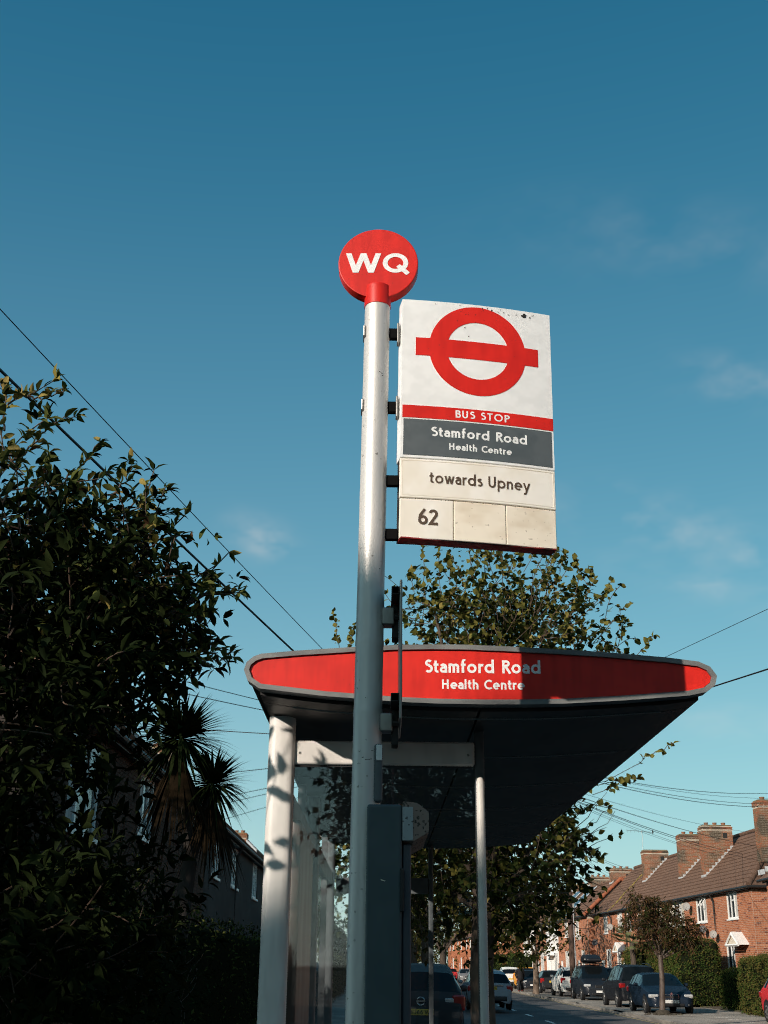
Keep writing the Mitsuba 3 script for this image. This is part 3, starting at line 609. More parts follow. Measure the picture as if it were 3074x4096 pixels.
def tile_rows(fr, t0f, t1f, n0, z0, n1, z1, gauge=.29, wide=.30):
    """Rows of tiles on a slope from the eave (n0, z0) to the ridge (n1, z1); t0f, t1f: limits as functions of the height fraction."""
    L = math.hypot(n1 - n0, z1 - z0); sn, sz = (n1 - n0) / L, (z1 - z0) / L; un, uz = -sz * np.sign(n1 - n0), abs(sn)   # outward normal of the slope
    rows = int(L / gauge); V = []
    for r_ in range(rows):
        a, b = r_ * gauge, min(L, (r_ + 1) * gauge + .04); f = (a + gauge / 2) / L; ta, tb = t0f(f), t1f(f); k = max(1, int(round((tb - ta) / wide)))
        e = np.linspace(ta, tb, k + 1); off = (wide / 2 if r_ % 2 else 0)
        for i in range(k):
            x0, x1 = e[i] + .004, e[i + 1] - .004; j = rng.uniform(-.003, .004)
            V.append([(x0, a, .052 + j), (x1, a, .052 + j), (x1, b, .018 + j), (x0, b, .018 + j), (x0, a, .014), (x1, a, .014), (x1, b, .0), (x0, b, .0)])
    V = np.array(V); q = np.array([[0, 1, 2, 3], [4, 5, 1, 0], [1, 5, 6, 2], [4, 0, 3, 7]])
    W = fr.P(V[..., 0], n0 + V[..., 1] * sn + V[..., 2] * un, z0 + V[..., 1] * sz + V[..., 2] * uz)
    return W, q
def lay_tiles(parent, W, q, bsdf, single=0, key=None, name='tile'):
    o = np.argsort([key(w) for w in W]) if single else np.arange(len(W)); W = W[o]
    for i in range(min(single, len(W))): put(parent, name, MB().raw(W[i], q), bsdf)
    if len(W) > single:
        F = (q[None] + (np.arange(len(W) - single) * 8)[:, None, None]).reshape(-1, 4); put(parent, 'tiling', MB().raw(W[single:].reshape(-1, 3), F), bsdf, kind='stuff')

def porch(fr, h, tc, w, z, d=.5):
    """Small white gabled canopy over the door."""
    m = MB(); t0, t1 = tc - w / 2, tc + w / 2; r = .5
    P = lambda t, n, zz: fr.P(t, n, zz)
    for s, tt in ((-1, t0), (1, t1)):
        for dz, dn in ((0, 0),):
            a, b = (tt, z), (tc, z + r)
            V = [P(a[0], 0.01, a[1]), P(a[0], d, a[1]), P(b[0], d, b[1]), P(b[0], .01, b[1])]; V += [v + [0, 0, .06] for v in V]
            m.raw(V, [[0, 1, 2, 3], [4, 5, 6, 7], [0, 1, 5, 4], [1, 2, 6, 5], [2, 3, 7, 6], [3, 0, 4, 7]])
    key = put(h, 'porch', m, 'mat_upvc')
    g = MB(); 
    for a, b in (((t0, z), (tc, z + r)), ((tc, z + r), (t1, z)), ((t0, z - .01), (t1, z - .01))): g.tube([P(a[0], d + .01, a[1]), P(b[0], d + .01, b[1])], .055, 4)
    put(key, 'bargeboard', g, 'mat_upvc')
    for s in (t0 + .06, t1 - .06) if w > 9 else (): put(key, 'porch_bracket', MB().tube([P(s, .02, z - .5), P(s, d * .8, z - .04)], .035, 4), 'mat_upvc')
    g = MB(); g.raw([P(t0 + .1, d - .05, z + .02), P(t1 - .1, d - .05, z + .02), P(tc, d - .05, z + r - .06)], [[0, 1, 2]]); put(key, 'gable_panel', g, 'mat_render_cream')

def row_house(fr, name, label, cat, t0, t1, ups, lows, doors, brick='mat_brick', wallmat='mat_mortar', single=0, ez=5.02, nr=-3.1, rz=8.2, hip0=False, hip1=False, end0=False, pipe=None, group=None, pitch_tiles=True, tsingle=0, camside=True, porches=(), tilemat='mat_roof_tile', eo=.2, gable1=False, detail=True):
    h = thing(name, label, cat, group)
    holes = [(a, b, c, d) for a, b, c, d, *_ in ups + lows] + [(a, b, 0.02, 2.1) for a, b, *_ in doors]
    poly = sbox(t0 + .002, 0, t1 - .002, ez).difference(unary_union([sbox(a, c, b, d) for a, b, c, d in holes])) if holes else sbox(t0 + .002, 0, t1 - .002, ez)
    e = extr(poly, .22); v = np.asarray(e.vertices); W = fr.P(v[:, 0], v[:, 2] - .22, v[:, 1])
    mb = MB().raw(W, e.faces); fr.box(mb, t0 + .01, t1 - .01, -6.3, -.23, 0, ez - .02)
    wall = put(h, 'wall', mb, wallmat)
    camt = fr.tn(EYE)[0]
    if brick:
        lay(wall, 'brick', fr, brick_rects(t0, t1, 0.15, ez - .02, holes), -.002, .009, brick, single, key=lambda r: (r[0] - 0) * .6 + (0 if r[2] > 1.7 else 9) + abs(r[2] - 3.4) * .5)
        if end0:
            g = Frame(fr.P(t0, 0, 0)[:2], -fr.N[:2], 1); g.N = -fr.D; g.A = np.stack([g.D, g.N, [0, 0, 1.]])
            put(h, 'end_wall', fr.box(MB(), t0 - .03, t0 + .01, -6.3, 0, 0, ez - .02), wallmat)
            lay(num_last(h, 'end_wall'), 'brick', g, brick_rects(0.0, 6.3, .15, ez - .02, []), .028, .039, brick, 300 if single else 0, key=lambda r: r[0] + (0 if r[2] > 1.6 else 9))
    # roof: dark underlay, tiles, ridge, gutter, fascia
    f0 = (lambda s: t0 - .3 + s * (3.1 + .3)) if hip0 else (lambda s: t0)
    f1 = (lambda s: t1 + .3 - s * (3.1 + .3)) if hip1 else (lambda s: t1)
    nb = 2 * nr - eo
    def zf(n): return ez + (rz - ez) * (eo - n) / (eo - nr)
    under = MB(); q = [fr.P(f0(0), eo, ez), fr.P(f1(0), eo, ez), fr.P(f1(1), nr, rz), fr.P(f0(1), nr, rz), fr.P(f0(0), nb, ez), fr.P(f1(0), nb, ez)]
    under.quad(q[0], q[1], q[2], q[3]); under.quad(q[5], q[4], q[3], q[2]); under.raw([q[0], q[3], q[4]], [[0, 1, 2]]); under.raw([q[1], q[2], q[5]], [[0, 1, 2]]); under.quad(q[0], q[1], q[5], q[4])
    roof = put(h, 'roof', under, 'mat_roof_dark')
    if detail:
        W, qq = tile_rows(fr, f0, f1, eo, ez, nr, rz); lay_tiles(roof, W, qq, tilemat, tsingle, key=lambda w: w[:, 1].mean() * 1.0)
        if hip0:
            g = Frame(fr.P(t0 - .3, eo, 0)[:2], -fr.N[:2], 1); g.N = -fr.D; g.A = np.stack([g.D, g.N, [0, 0, 1.]]); Lh = eo - nb
            W, qq = tile_rows(g, lambda s: s * (eo - nr), lambda s: Lh - s * (eo - nr), 0, ez, -3.4, rz); lay_tiles(roof, W, qq, tilemat, 0)
            pts = np.linspace(fr.P(f0(0), eo, ez + .05), fr.P(f0(1), nr, rz + .05), 16)
            for i in range(15): put(roof, 'hip_tile', MB().tube([pts[i], pts[i + 1] * .98 + pts[i] * .02], [.125, .11], 8), tilemat, 60)
        m = MB(); k = max(2, int((f1(1) - f0(1)) / .45)); e = np.linspace(f0(1), f1(1), k + 1)
        for i in range(k): m.tube([fr.P(e[i] + .004, nr, rz + .02), fr.P(e[i + 1] - .004, nr, rz + .02)], [.12, .11], 8)
        put(roof, 'ridge_tiles' if False else 'ridge', m, tilemat, 60, kind='stuff')
    g = MB().tube([fr.P(f0(0), eo + .05, ez - .03), fr.P(f1(0), eo + .05, ez - .03)], .06, 8); put(h, 'gutter', g, 'mat_gutter')
    put(h, 'fascia_board', fr.box(MB(), t0, t1, eo - .06, eo - .03, ez - .13, ez - .01), 'mat_gutter')
    put(h, 'eaves_board', fr.box(MB(), t0, t1, .01, eo - .06, ez - .10, ez - .07), 'mat_gutter')
    if hip0:
        put(h, 'gutter', MB().tube([fr.P(t0 - .35, eo + .05, ez - .03), fr.P(t0 - .35, nb, ez - .03)], .06, 8), 'mat_gutter'); put(h, 'eaves_board', fr.box(MB(), t0 - .3, t0 - .045, nb, 0, ez - .10, ez - .07), 'mat_gutter')
    if pipe:
        put(h, 'downpipe', MB().tube([fr.P(pipe, eo + .05, ez - .08), fr.P(pipe + .02, .08, ez - .40), fr.P(pipe + .02, .08, 2.2), fr.P(pipe + .02, .08, .1)], .042, 8), 'mat_gutter')
    for a, b, c, d, *o in ups + lows: window(fr, h, a, b, c, d, *o)
    for a, b, *o in doors:
        dk = put(h, 'door', fr.box(MB(), a + .05, b - .05, -.10, -.05, .05, 2.06), o[0] if o else 'mat_door_brown')
        m = MB(); fr.box(m, a, a + .06, -.09, -.02, .02, 2.1); fr.box(m, b - .06, b, -.09, -.02, .02, 2.1); fr.box(m, a + .06, b - .06, -.09, -.02, 2.04, 2.1); put(dk, 'door_frame', m, 'mat_upvc')
    for p in porches: porch(fr, h, *p)
    return h, zf
def num_last(h, name):
    n = _used[f'{h}__{name}'] - 1; return f'{h}__{name}' if n == 0 else f'{h}__{name}_{n:03d}'

FA = Frame((16.35, 55.3), (-1.5, 31.5), 1)
ZU = (3.76, 4.91); ZL = (1.35, 2.75)
spec_a = [
 ('brick end-of-terrace house with hipped roof, brown door and gabled white canopy', 0, 5.3, [(1.98, 3.5, *ZU, 2)], [(2.94, 4.1, *ZL, 1)], [(1.0, 1.9)], dict(single=300, tsingle=300, hip0=True, end0=True, pipe=5.28, porches=[(1.75, 1.75, 2.6)]), (3.1, 4)),
 ('brick terraced house with an open upper casement beside the black downpipe', 5.3, 10.5, [(6.62, 8.34, *ZU, 2, True, True)], [(6.4, 7.8, *ZL, 1)], [(9.0, 9.9, 'mat_upvc')], dict(single=300, tsingle=300, porches=[(9.3, 1.7, 2.55)]), None),
 ('cream rendered terraced house behind the dark-leaved street tree', 10.5, 15.8, [(10.85, 12.5, *ZU, 2)], [(11.0, 12.6, *ZL, 2)], [(13.4, 14.3, 'mat_upvc')], dict(brick=None, wallmat='mat_render_cream'), (13.3, 3)),
 ('brick terraced house mostly hidden behind the dark-leaved street tree', 15.8, 21.0, [(17.2, 18.7, *ZU, 2), (19.2, 20.3, *ZU, 1)], [(17.0, 18.5, *ZL, 2)], [(19.4, 20.2)], {}, (18.6, 3)),
 ('brick terraced house with a gabled white porch behind the fan palm', 21.0, 26.9, [(21.9, 23.0, *ZU, 1), (24.1, 25.4, *ZU, 2, True, True)], [(24.9, 26.1, *ZL, 1)], [(23.6, 24.5, 'mat_upvc')], dict(pipe=26.9, porches=[(24.2, 1.6, 2.55)]), None),
 ('brick terraced house at the far end of its block, grey dish by the downpipe', 26.9, 32.4, [(28.2, 29.4, *ZU, 2)], [(27.7, 29.0, *ZL, 1)], [(29.7, 30.6, 'mat_upvc')], dict(), (28.8, 0)),
]
CHX = 16.75
def chim_at(fr, h, pxl, pyt, zf, nwide=1.55, pots=4, X=CHX, wt=.78):
    Pn = atX(pxl, pyt, X); t, n, z = fr.tn(Pn)
    k = chimney(fr, h, t, n - nwide, n, 6.0, z, wt, pots); flashing(fr, k, t, wt, max(n - nwide, -3.0 if fr is FA else -2.4), n, zf); return t, n, z
tops = {0: (3022, 3206), 2: (2802, 3306), 3: (2713, 3342), 5: (2571, 3404)}
tops = {0: (3022, 3206), 1: (2802, 3306), 2: (2713, 3342), 4: (2571, 3404)}
for i, (lab, t0, t1, ups, lows, doors, kw, ch) in enumerate(spec_a):
    h, zf = row_house(FA, 'terraced_house', lab, 'house', t0, t1, ups, lows, doors, group='houses along the far side of the road', **kw)
    if i in tops: 
        tt = chim_at(FA, h, *tops[i], zf, pots=3 if i != 4 else 0)
        if i == 4:
            c = FA.P(tt[0], tt[1] - .05, tt[2]); mast = [c, c + [0, 0, 1.25]]; ant = thing('television_aerial', 'thin television aerial on a mast above the mossy chimney', 'aerial')
            put(ant, 'mast', MB().tube(mast, .014, 6), 'mat_steel'); a = c + [0, 0, 1.2]
            put(ant, 'boom', MB().tube([a - [1.05, .3, -.05], a + [.75, .2, -.03]], .014, 5), 'mat_steel')
            for u in np.linspace(-1, 1, 8): put(ant, 'rod', MB().tube([a + [u * .9 - .1, u * .25, -.09], a + [u * .9 - .1, u * .25, .05]], .008, 4), 'mat_steel')
            put(ant, 'reflector', MB().add(moved(rbox((.02, .25, .22), .006), a + [.74, .2, 0])), 'mat_soot')
# yellow lichen run on the roof of the block's far party wall
lk = MB()
for i in range(46):
    s = (i + rng.uniform(0, 1)) / 46; n = .2 - s * 3.3; z = 5.02 + s * 3.18; t = 26.9 + rng.normal(0, .12); q = FA.P(t, n, z); c = q + .06 * unit(FA.N * 3.2 + np.array([0, 0, 3.45])); e = rng.uniform(.06, .16)
    lk.add(moved(trimesh.creation.icosphere(0, e), [0, 0, 0]), np.vstack([np.hstack([np.stack([FA.D, unit(-FA.N * 3.45 + np.array([0, 0, 3.2])), .18 * unit(FA.N * 3.2 + np.array([0, 0, 3.45]))]).T, c[:, None]]), [0, 0, 0, 1]]))
mat('mat_moss', tone((.26, .19, .03), (.17, .13, .04), 6, 6, 6), .95)
put('terraced_house_004__roof', 'moss', lk, 'mat_moss', kind='stuff')

# second block, a little forward and higher, with a tile-hung gable end edged in orange tiles
FB = Frame(FA.P(32.4, .45, 0)[:2], (-1.5, 31.5), 1)
spec_b = [
 ('brick terraced house with orange verge tiles over a dark tile-hung gable', 0, 6.0, [(3.0, 4.3, *ZU, 2)], [(1.4, 2.5, *ZL, 1), (4.4, 5.4, *ZL, 1)], [(3.1, 3.9, 'mat_upvc')], dict(pipe=5.8, end0=False), 2),
 ('brick terraced house with solar panels between the white house and the gable', 6.0, 11.0, [(7.0, 8.3, *ZU, 2)], [(7.0, 8.4, *ZL, 2)], [(9.4, 10.2, 'mat_upvc')], {}, None),
 ('white rendered terraced house with a white front porch beyond the telegraph pole', 11.0, 16.4, [(12.0, 13.6, *ZU, 2)], [(11.6, 13.2, *ZL, 2)], [(14.2, 15.1, 'mat_upvc')], dict(brick=None, wallmat='mat_render_white', porches=[(13.9, 2.2, 2.5)]), 2),
 ('brick terraced house with white bay woodwork past the white rendered house', 16.4, 22.0, [(18.0, 19.4, *ZU, 2)], [(17.6, 19.2, *ZL, 2)], [(20.0, 20.9, 'mat_upvc')], dict(porches=[(20.3, 1.6, 2.55)]), None),
 ('pale rendered terraced house far along the row behind the shade tree', 22.0, 28.0, [(24.0, 25.6, *ZU, 2)], [(23.6, 25.4, *ZL, 2)], [(26.2, 27.0, 'mat_upvc')], dict(brick=None, wallmat='mat_render_white'), 2),
 ('brick terraced house farthest along the right-hand row', 28.0, 36.0, [(30.0, 31.6, *ZU, 2), (33, 34.4, *ZU, 2)], [(30, 31.6, *ZL, 2)], [(32.4, 33.2)], {}, None)]
spec_b += [(f'{w} distant brick house closing the right-hand row', 36 + i * 10, 46 + i * 10, [(38 + i * 10, 39.4 + i * 10, *ZU, 2), (42 + i * 10, 43.4 + i * 10, *ZU, 2)], [(38 + i * 10, 39.6 + i * 10, *ZL, 2)], [(41 + i * 10, 41.8 + i * 10)], dict(brick=None, wallmat='mat_brick'), 2) for i, w in enumerate(('first', 'second', 'third', 'fourth', 'fifth', 'sixth'))]
topsb = {0: (2442, 3477), 1: (2356, 3510), 3: (2300, 3540)}
for i, (lab, t0, t1, ups, lows, doors, kw, ch) in enumerate(spec_b):
    h, zf = row_house(FB, 'terraced_house', lab, 'house', t0, t1, ups, lows, doors, group='houses along the far side of the road', ez=5.0, nr=-2.5, rz=7.42, **kw)
    if i == 0:
        # end wall of the forward block and its gable
        g = Frame(FB.P(-.02, 0, 0)[:2], -FB.N[:2], 1); g.N = -FB.D; g.A = np.stack([g.D, g.N, [0, 0, 1.]])
        put(h, 'return_wall', FB.box(MB(), -.10, .0, -.9, -.002, 0, 4.9), 'mat_mortar')
        lay(num_last(h, 'return_wall'), 'brick', g, brick_rects(0.0, .9, .15, 4.86, []), .075, .092, 'mat_brick', 0)
        gb = put(h, 'gable', MB().raw([FB.P(-.05, .2, 4.97), FB.P(-.05, -2.5, 7.38), FB.P(-.05, -5.2, 4.97)], [[0, 1, 2]]), 'mat_roof_dark')
        m = MB()
        for r_ in range(13):
            z = 4.95 + r_ * .18; a = .2 - (z - 4.95) / 2.42 * 2.7 - .08; b = -5.2 + (z - 4.95) / 2.42 * 2.7 + .08
            for n in np.arange(a, b, -.17): FB.box(m, -.085 - .01 * (r_ % 2), -.06, n - .16, n, z, z + .2)
        put(gb, 'hung_tiling', m, 'mat_dark_tile', kind='stuff')
        pts = np.linspace(FB.P(-.12, .26, 5.04), FB.P(-.12, -2.5, 7.50), 13); pt2 = np.linspace(FB.P(-.12, -2.5, 7.50), FB.P(-.12, -4.2, 5.98), 7)
        for P_ in (pts, pt2):
            for j in range(len(P_) - 1): put(num_last(h, 'roof'), 'verge_tile', MB().tube([P_[j], P_[j + 1]], [.13, .12], 8), 'mat_orange_tile', 60)
    if i in topsb: chim_at(FB, h, *topsb[i], zf, pots=3, X=16.55)
    if i in (1, 2):
        so = thing('solar_panel', 'long blue-black solar panel with pale frame on the ' + ('brick house roof' if i == 1 else 'white rendered house roof'), 'solar panel')
        for c in range(2):
            for r_ in range(3):
                a = t0 + .6 + c * 1.15; s0, s1 = .06 + r_ * .29, .06 + (r_ + 1) * .29 - .01
                V = []
                for d in (.10, .14):
                    for t, s in ((a, s0), (a + 1.1, s0), (a + 1.1, s1), (a, s1)): V.append(FB.P(t, .2 - s * 2.7 + d * .667, 5.0 + s * 2.42 + d * .745))
                put(so, 'panel', MB().raw(V, [[4, 5, 6, 7], [0, 1, 5, 4], [3, 0, 4, 7], [1, 2, 6, 5]]), 'mat_solar')
        m = MB()
        for t in (t0 + .55, t0 + 2.95): m.tube([FB.P(t, .2 - .04 * 2.7 + .08, 5.0 + .04 * 2.42 + .09), FB.P(t, .2 - .94 * 2.7 + .08, 5.0 + .94 * 2.42 + .09)], .045, 4)
        put(so, 'frame_rail', m, 'mat_lead')

# the nearer block beyond the frame's edge: only its roof corner and brick corner show
FN_ = Frame((15.3, 40.0), (0, 1), 1)
h, zf = row_house(FN_, 'terraced_house', 'brick house cut off by the right edge, only its eaves corner in view', 'house', -6, 9.6, [(2, 3.4, *ZU, 2)], [(2, 3.4, *ZL, 2)], [], hip1=True, group='houses along the far side of the road', detail=True, ez=4.9)

# satellite dishes on the right-hand houses
def dish(P, r, col, label, turn=.5):
    d = thing('satellite_dish', label, 'satellite dish', 'satellite dishes on the house fronts'); n = 20; rings = 5; V, F = [P * 0], []
    V = [np.zeros(3)]
    for i in range(1, rings + 1):
        q = r * i / rings
        for j in range(n): a = j / n * 2 * np.pi; V.append(np.array([q * .92 * math.cos(a), -.28 * r * (i / rings) ** 2, q * math.sin(a)]))
    for j in range(n): F.append([0, 1 + (j + 1) % n, 1 + j])
    for i in range(rings - 1):
        for j in range(n):
            a, b = 1 + i * n + j, 1 + i * n + (j + 1) % n; F += [[a, b, b + n], [a, b + n, a + n]]
    c, s = math.cos(turn), math.sin(turn); R = np.array([[c, -s, 0], [s, c, 0], [0, 0, 1]]); tl_ = np.array([[1, 0, 0], [0, .94, .34], [0, -.34, .94]])
    V = (np.array(V) @ tl_.T) @ R.T
    put(d, 'reflector', MB().raw(V + P, F), col, True)
    put(d, 'feed_arm', MB().tube([P + np.array([0, -.02, -r * .9]) @ R.T, P + np.array([0, -r * 1.3, -r * .5]) @ R.T], .018, 6), 'mat_gutter')
    put(d, 'wall_bracket', MB().tube([P, P + np.array([.30, .12, -.1]), P + np.array([.34, .14, -.5])], .022, 6), 'mat_gutter')
r1 = lambda x, y: (2200 + x * .5265, 3100 + y * .5265)
for x, y, r_, col, lab in ((1040, 1005, .36, 'mat_dish', 'large grey dish under the eaves above the tree, highest on the row'), (1165, 1178, .33, 'mat_dish_dark', 'dark grey dish left of the pale one, beside the black downpipe'),
                           (1245, 1215, .32, 'mat_dish', 'pale round dish at the foot of the black downpipe of the corner house'), (460, 1160, .36, 'mat_dish', 'pale grey dish on the far downpipe, between two upper windows'),
                           (345, 1277, .36, 'mat_dish_dark', 'dark grey dish on the brick corner pier'), (222, 1240, .34, 'mat_dish', 'pale dish low on the wall near the telegraph pole')):
    fr = FA if x > 360 else FB
    P = hit(*r1(x, y), fr.O + fr.N * .32, fr.N); dish(P, r_ * .6, col, lab, -.45)

# ------------------------------------------------------------------ left row, in the shade, running on behind the camera
FL = Frame((-4.45, 0), (0, 1), -1)
left = [
 ('terraced_house', 'shaded terraced house with a bright window behind the left-hand tree', 15.2, 20.6, [(17.3, 19.3, 3.35, 4.70, 2)], 'mat_brick_shaded', 'mat_render_shaded', (185, 2451), 8),
 ('terraced_house', 'shaded brick terraced house behind the spiky palm', 20.6, 31.5, [(22.5, 24.0, *ZU, 2), (28.0, 29.5, *ZU, 2)], 'mat_brick_shaded', 'mat_render_shaded', (520, 2804), 0),
 ('terraced_house', 'shaded rendered terraced house with two white windows left of the corner post', 31.5, 42.5, [(32.9, 34.3, *ZU, 2), (37.3, 39.0, *ZU, 2)], None, 'mat_render_shaded', (693, 2998), 0),
 ('terraced_house', 'shaded rendered terraced house hidden mostly by the corner post', 42.5, 58, [(43.5, 45.2, *ZU, 2), (49, 50.5, *ZU, 2)], None, 'mat_render_shaded', None, 0),
 ('terraced_house', 'last house of the left row, beyond the trees', 96, 170, [(100, 101.5, *ZU, 2), (120, 121.5, *ZU, 2)], None, 'mat_render_shaded', None, 0),
 ('terraced_house', 'far house on the left with its brick chimney in sunlight', 68, 96, [(62, 63.5, *ZU, 2), (70, 71.5, *ZU, 2)], None, 'mat_render_shaded', (990, 3337), 0)]
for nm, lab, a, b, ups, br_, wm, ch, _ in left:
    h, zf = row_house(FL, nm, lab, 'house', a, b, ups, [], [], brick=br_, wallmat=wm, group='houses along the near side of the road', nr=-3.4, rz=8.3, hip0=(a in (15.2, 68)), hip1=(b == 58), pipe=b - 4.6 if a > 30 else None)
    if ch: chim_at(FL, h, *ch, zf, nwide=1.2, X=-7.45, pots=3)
# houses of the same row behind the camera; they throw the shade over the stop
FL2 = Frame((-6.94, 0), (0, 1), -1)
for a, b, h0, h1, lab in ((-44, -30.5, False, False, 'terraced house down the row behind the viewer, the farther one'), (-30.5, LEFT_END, False, True, 'hipped end-of-terrace house behind the viewer')):
    h, zf = row_house(FL2, 'terraced_house', lab, 'house', a, b, [(a + 3, a + 4.5, *ZU, 2)], [], [], brick=None, wallmat='mat_render_cream', group='houses along the near side of the road', nr=-3.4, rz=8.3, hip0=h0, hip1=h1)

FR2 = Frame((16.0, 0), (0, 1), 1)
for a, lab in ((-26, 'third'), (-8, 'second'), (12, 'first')):
    row_house(FR2, 'terraced_house', f'{lab} brick house across the road, out of the picture to the right', 'house', a, a + 16, [(a + 3, a + 4.5, *ZU, 2), (a + 10, a + 11.5, *ZU, 2)], [(a + 3, a + 4.5, *ZL, 2)], [(a + 7, a + 7.9)], group='houses along the far side of the road')

FJ = Frame((24, -46), (-1, 0), 1); FJ.N = np.array([0, 1.0, 0]); FJ.A = np.stack([FJ.D, FJ.N, [0, 0, 1.]])  # unseen terrace, added to block the low sky and deepen the shade
for lab, a, b in (('eastern', 0, 14), ('middle', 14, 23.5), ('western', 33, 46)):
    row_house(FJ, 'terraced_house', f'{lab} house of an unseen terrace added behind the viewer to block low sky', 'house', a, b, [(a + 1.5, a + 3, *ZU, 2), (a + 6, a + 7.5, *ZU, 2)], [(a + 1.5, a + 3, *ZL, 2)], [(a + 4.5, a + 5.4)], brick=None, wallmat='mat_brick', detail=False, group='houses added behind the viewer')
# ------------------------------------------------------------------ plants
def leafmat(name, a, b, rough=.6, tr=.35, s=7.0, eta=1.3):
    def fn(p, n, uv): return mikit.mix(a, b, mikit.smoothstep(.3, .7, mikit.fbm(p.x * s, p.y * s, p.z * s, 2)))
    scene[name] = {'type': 'principledthin', 'base_color': mikit.proc(fn), 'roughness': rough, 'diff_trans': tr, 'spec_trans': 0.0, 'eta': eta}
    return name
leafmat('leaf_green', (.065, .082, .022), (.11, .12, .034))
leafmat('leaf_yellow', (.24, .20, .05), (.32, .24, .08))
leafmat('leaf_brown', (.060, .035, .018), (.10, .055, .028))
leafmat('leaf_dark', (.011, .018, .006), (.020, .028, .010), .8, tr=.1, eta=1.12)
leafmat('leaf_dead', (.014, .010, .006), (.024, .016, .009), .9, tr=.05, eta=1.1)
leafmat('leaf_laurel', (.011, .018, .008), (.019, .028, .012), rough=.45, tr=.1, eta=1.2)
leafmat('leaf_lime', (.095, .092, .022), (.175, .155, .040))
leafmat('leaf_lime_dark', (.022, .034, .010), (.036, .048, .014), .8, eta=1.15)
leafmat('leaf_rust', (.16, .085, .03), (.10, .075, .028))
leafmat('leaf_copper', (.065, .045, .022), (.11, .065, .03))
leafmat('leaf_privet', (.042, .075, .018), (.075, .105, .026), tr=.25, s=3)
leafmat('leaf_privet_olive', (.09, .085, .026), (.12, .10, .03), tr=.25, s=3)
leafmat('leaf_palm', (.12, .14, .06), (.19, .20, .09), tr=.2)
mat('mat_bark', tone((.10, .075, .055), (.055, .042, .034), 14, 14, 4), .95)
mat('mat_bark_lit', tone((.20, .15, .11), (.12, .085, .06), 14, 14, 5), .85)  # lighter bark copy, sunlight on the trunk put into its colour
mat('mat_bark_mid', tone((.12, .09, .07), (.07, .05, .04), 14, 14, 5), .6)
mat('mat_bark_dark', (.03, .024, .02), .9)
mat('mat_twig', (.10, .065, .045), .8)
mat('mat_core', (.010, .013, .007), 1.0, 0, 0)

def leaf_arrays(P, D, N, L, w, hi=False, curl=.15):
    """Leaf blades at P along D with upper side N: arrays (k, m, 3) of vertices and the shared faces."""
    P, D = np.asarray(P), unit(D); S = unit(np.cross(D, N)); N = np.cross(S, D); L = np.asarray(L)[:, None, None]
    if hi: loc = [(0, 0, 0), (.16, .30, .04), (.16, 0, 0), (.16, -.30, .04), (.42, .5, .10), (.42, 0, .02), (.42, -.5, .10), (.75, .30, .03), (.75, 0, -.03), (.75, -.30, .03), (1.0, 0, -curl)]
    else: loc = [(0, 0, 0), (.45, .5, .08), (1.0, 0, -curl), (.45, -.5, .08)]
    loc = np.array(loc); V = P[:, None] + L * (loc[None, :, :1] * D[:, None] + loc[None, :, 1:2] * w * S[:, None] + loc[None, :, 2:] * N[:, None])
    F = [[0, 2, 1], [0, 3, 2], [1, 2, 5], [1, 5, 4], [2, 3, 6], [2, 6, 5], [4, 5, 8], [4, 8, 7], [5, 6, 9], [5, 9, 8], [7, 8, 10], [8, 9, 10]] if hi else [[0, 2, 1], [0, 3, 2]]
    return V, np.array(F)
def merge(V, F):
    return MB().raw(V.reshape(-1, 3), (F[None] + (np.arange(len(V)) * V.shape[1])[:, None, None]).reshape(-1, 3))
def near_first(V): return np.argsort(np.linalg.norm(V[:, 0] - EYE, axis=1))
def dirs(r, n): return unit(r.normal(size=(n, 3)))
def sprig(r, p, d, length, step, hang=0.0, rosette=3):
    """Points along a twig with leaf directions, alternate leaves and a small rosette at its tip."""
    n = max(2, int(length / step)); t = np.linspace(.15, 1, n); bend = r.normal(0, .18, 3); pts = p + np.outer(t * length, d) + np.outer(t ** 2 * length, bend - [0, 0, hang]) 
    tan = unit(d + np.outer(2 * t, bend - [0, 0, hang])); side = unit(np.cross(tan, r.normal(size=3))); s = np.where(np.arange(n) % 2, 1, -1)[:, None]
    D = unit(tan * .55 + side * s + r.normal(0, .25, (n, 3)) - [0, 0, hang])
    tip = np.repeat(pts[-1:], rosette, 0); Dt = unit(tan[-1] + r.normal(0, .75, (rosette, 3)))
    return pts, np.vstack([pts, tip]), np.vstack([D, Dt])

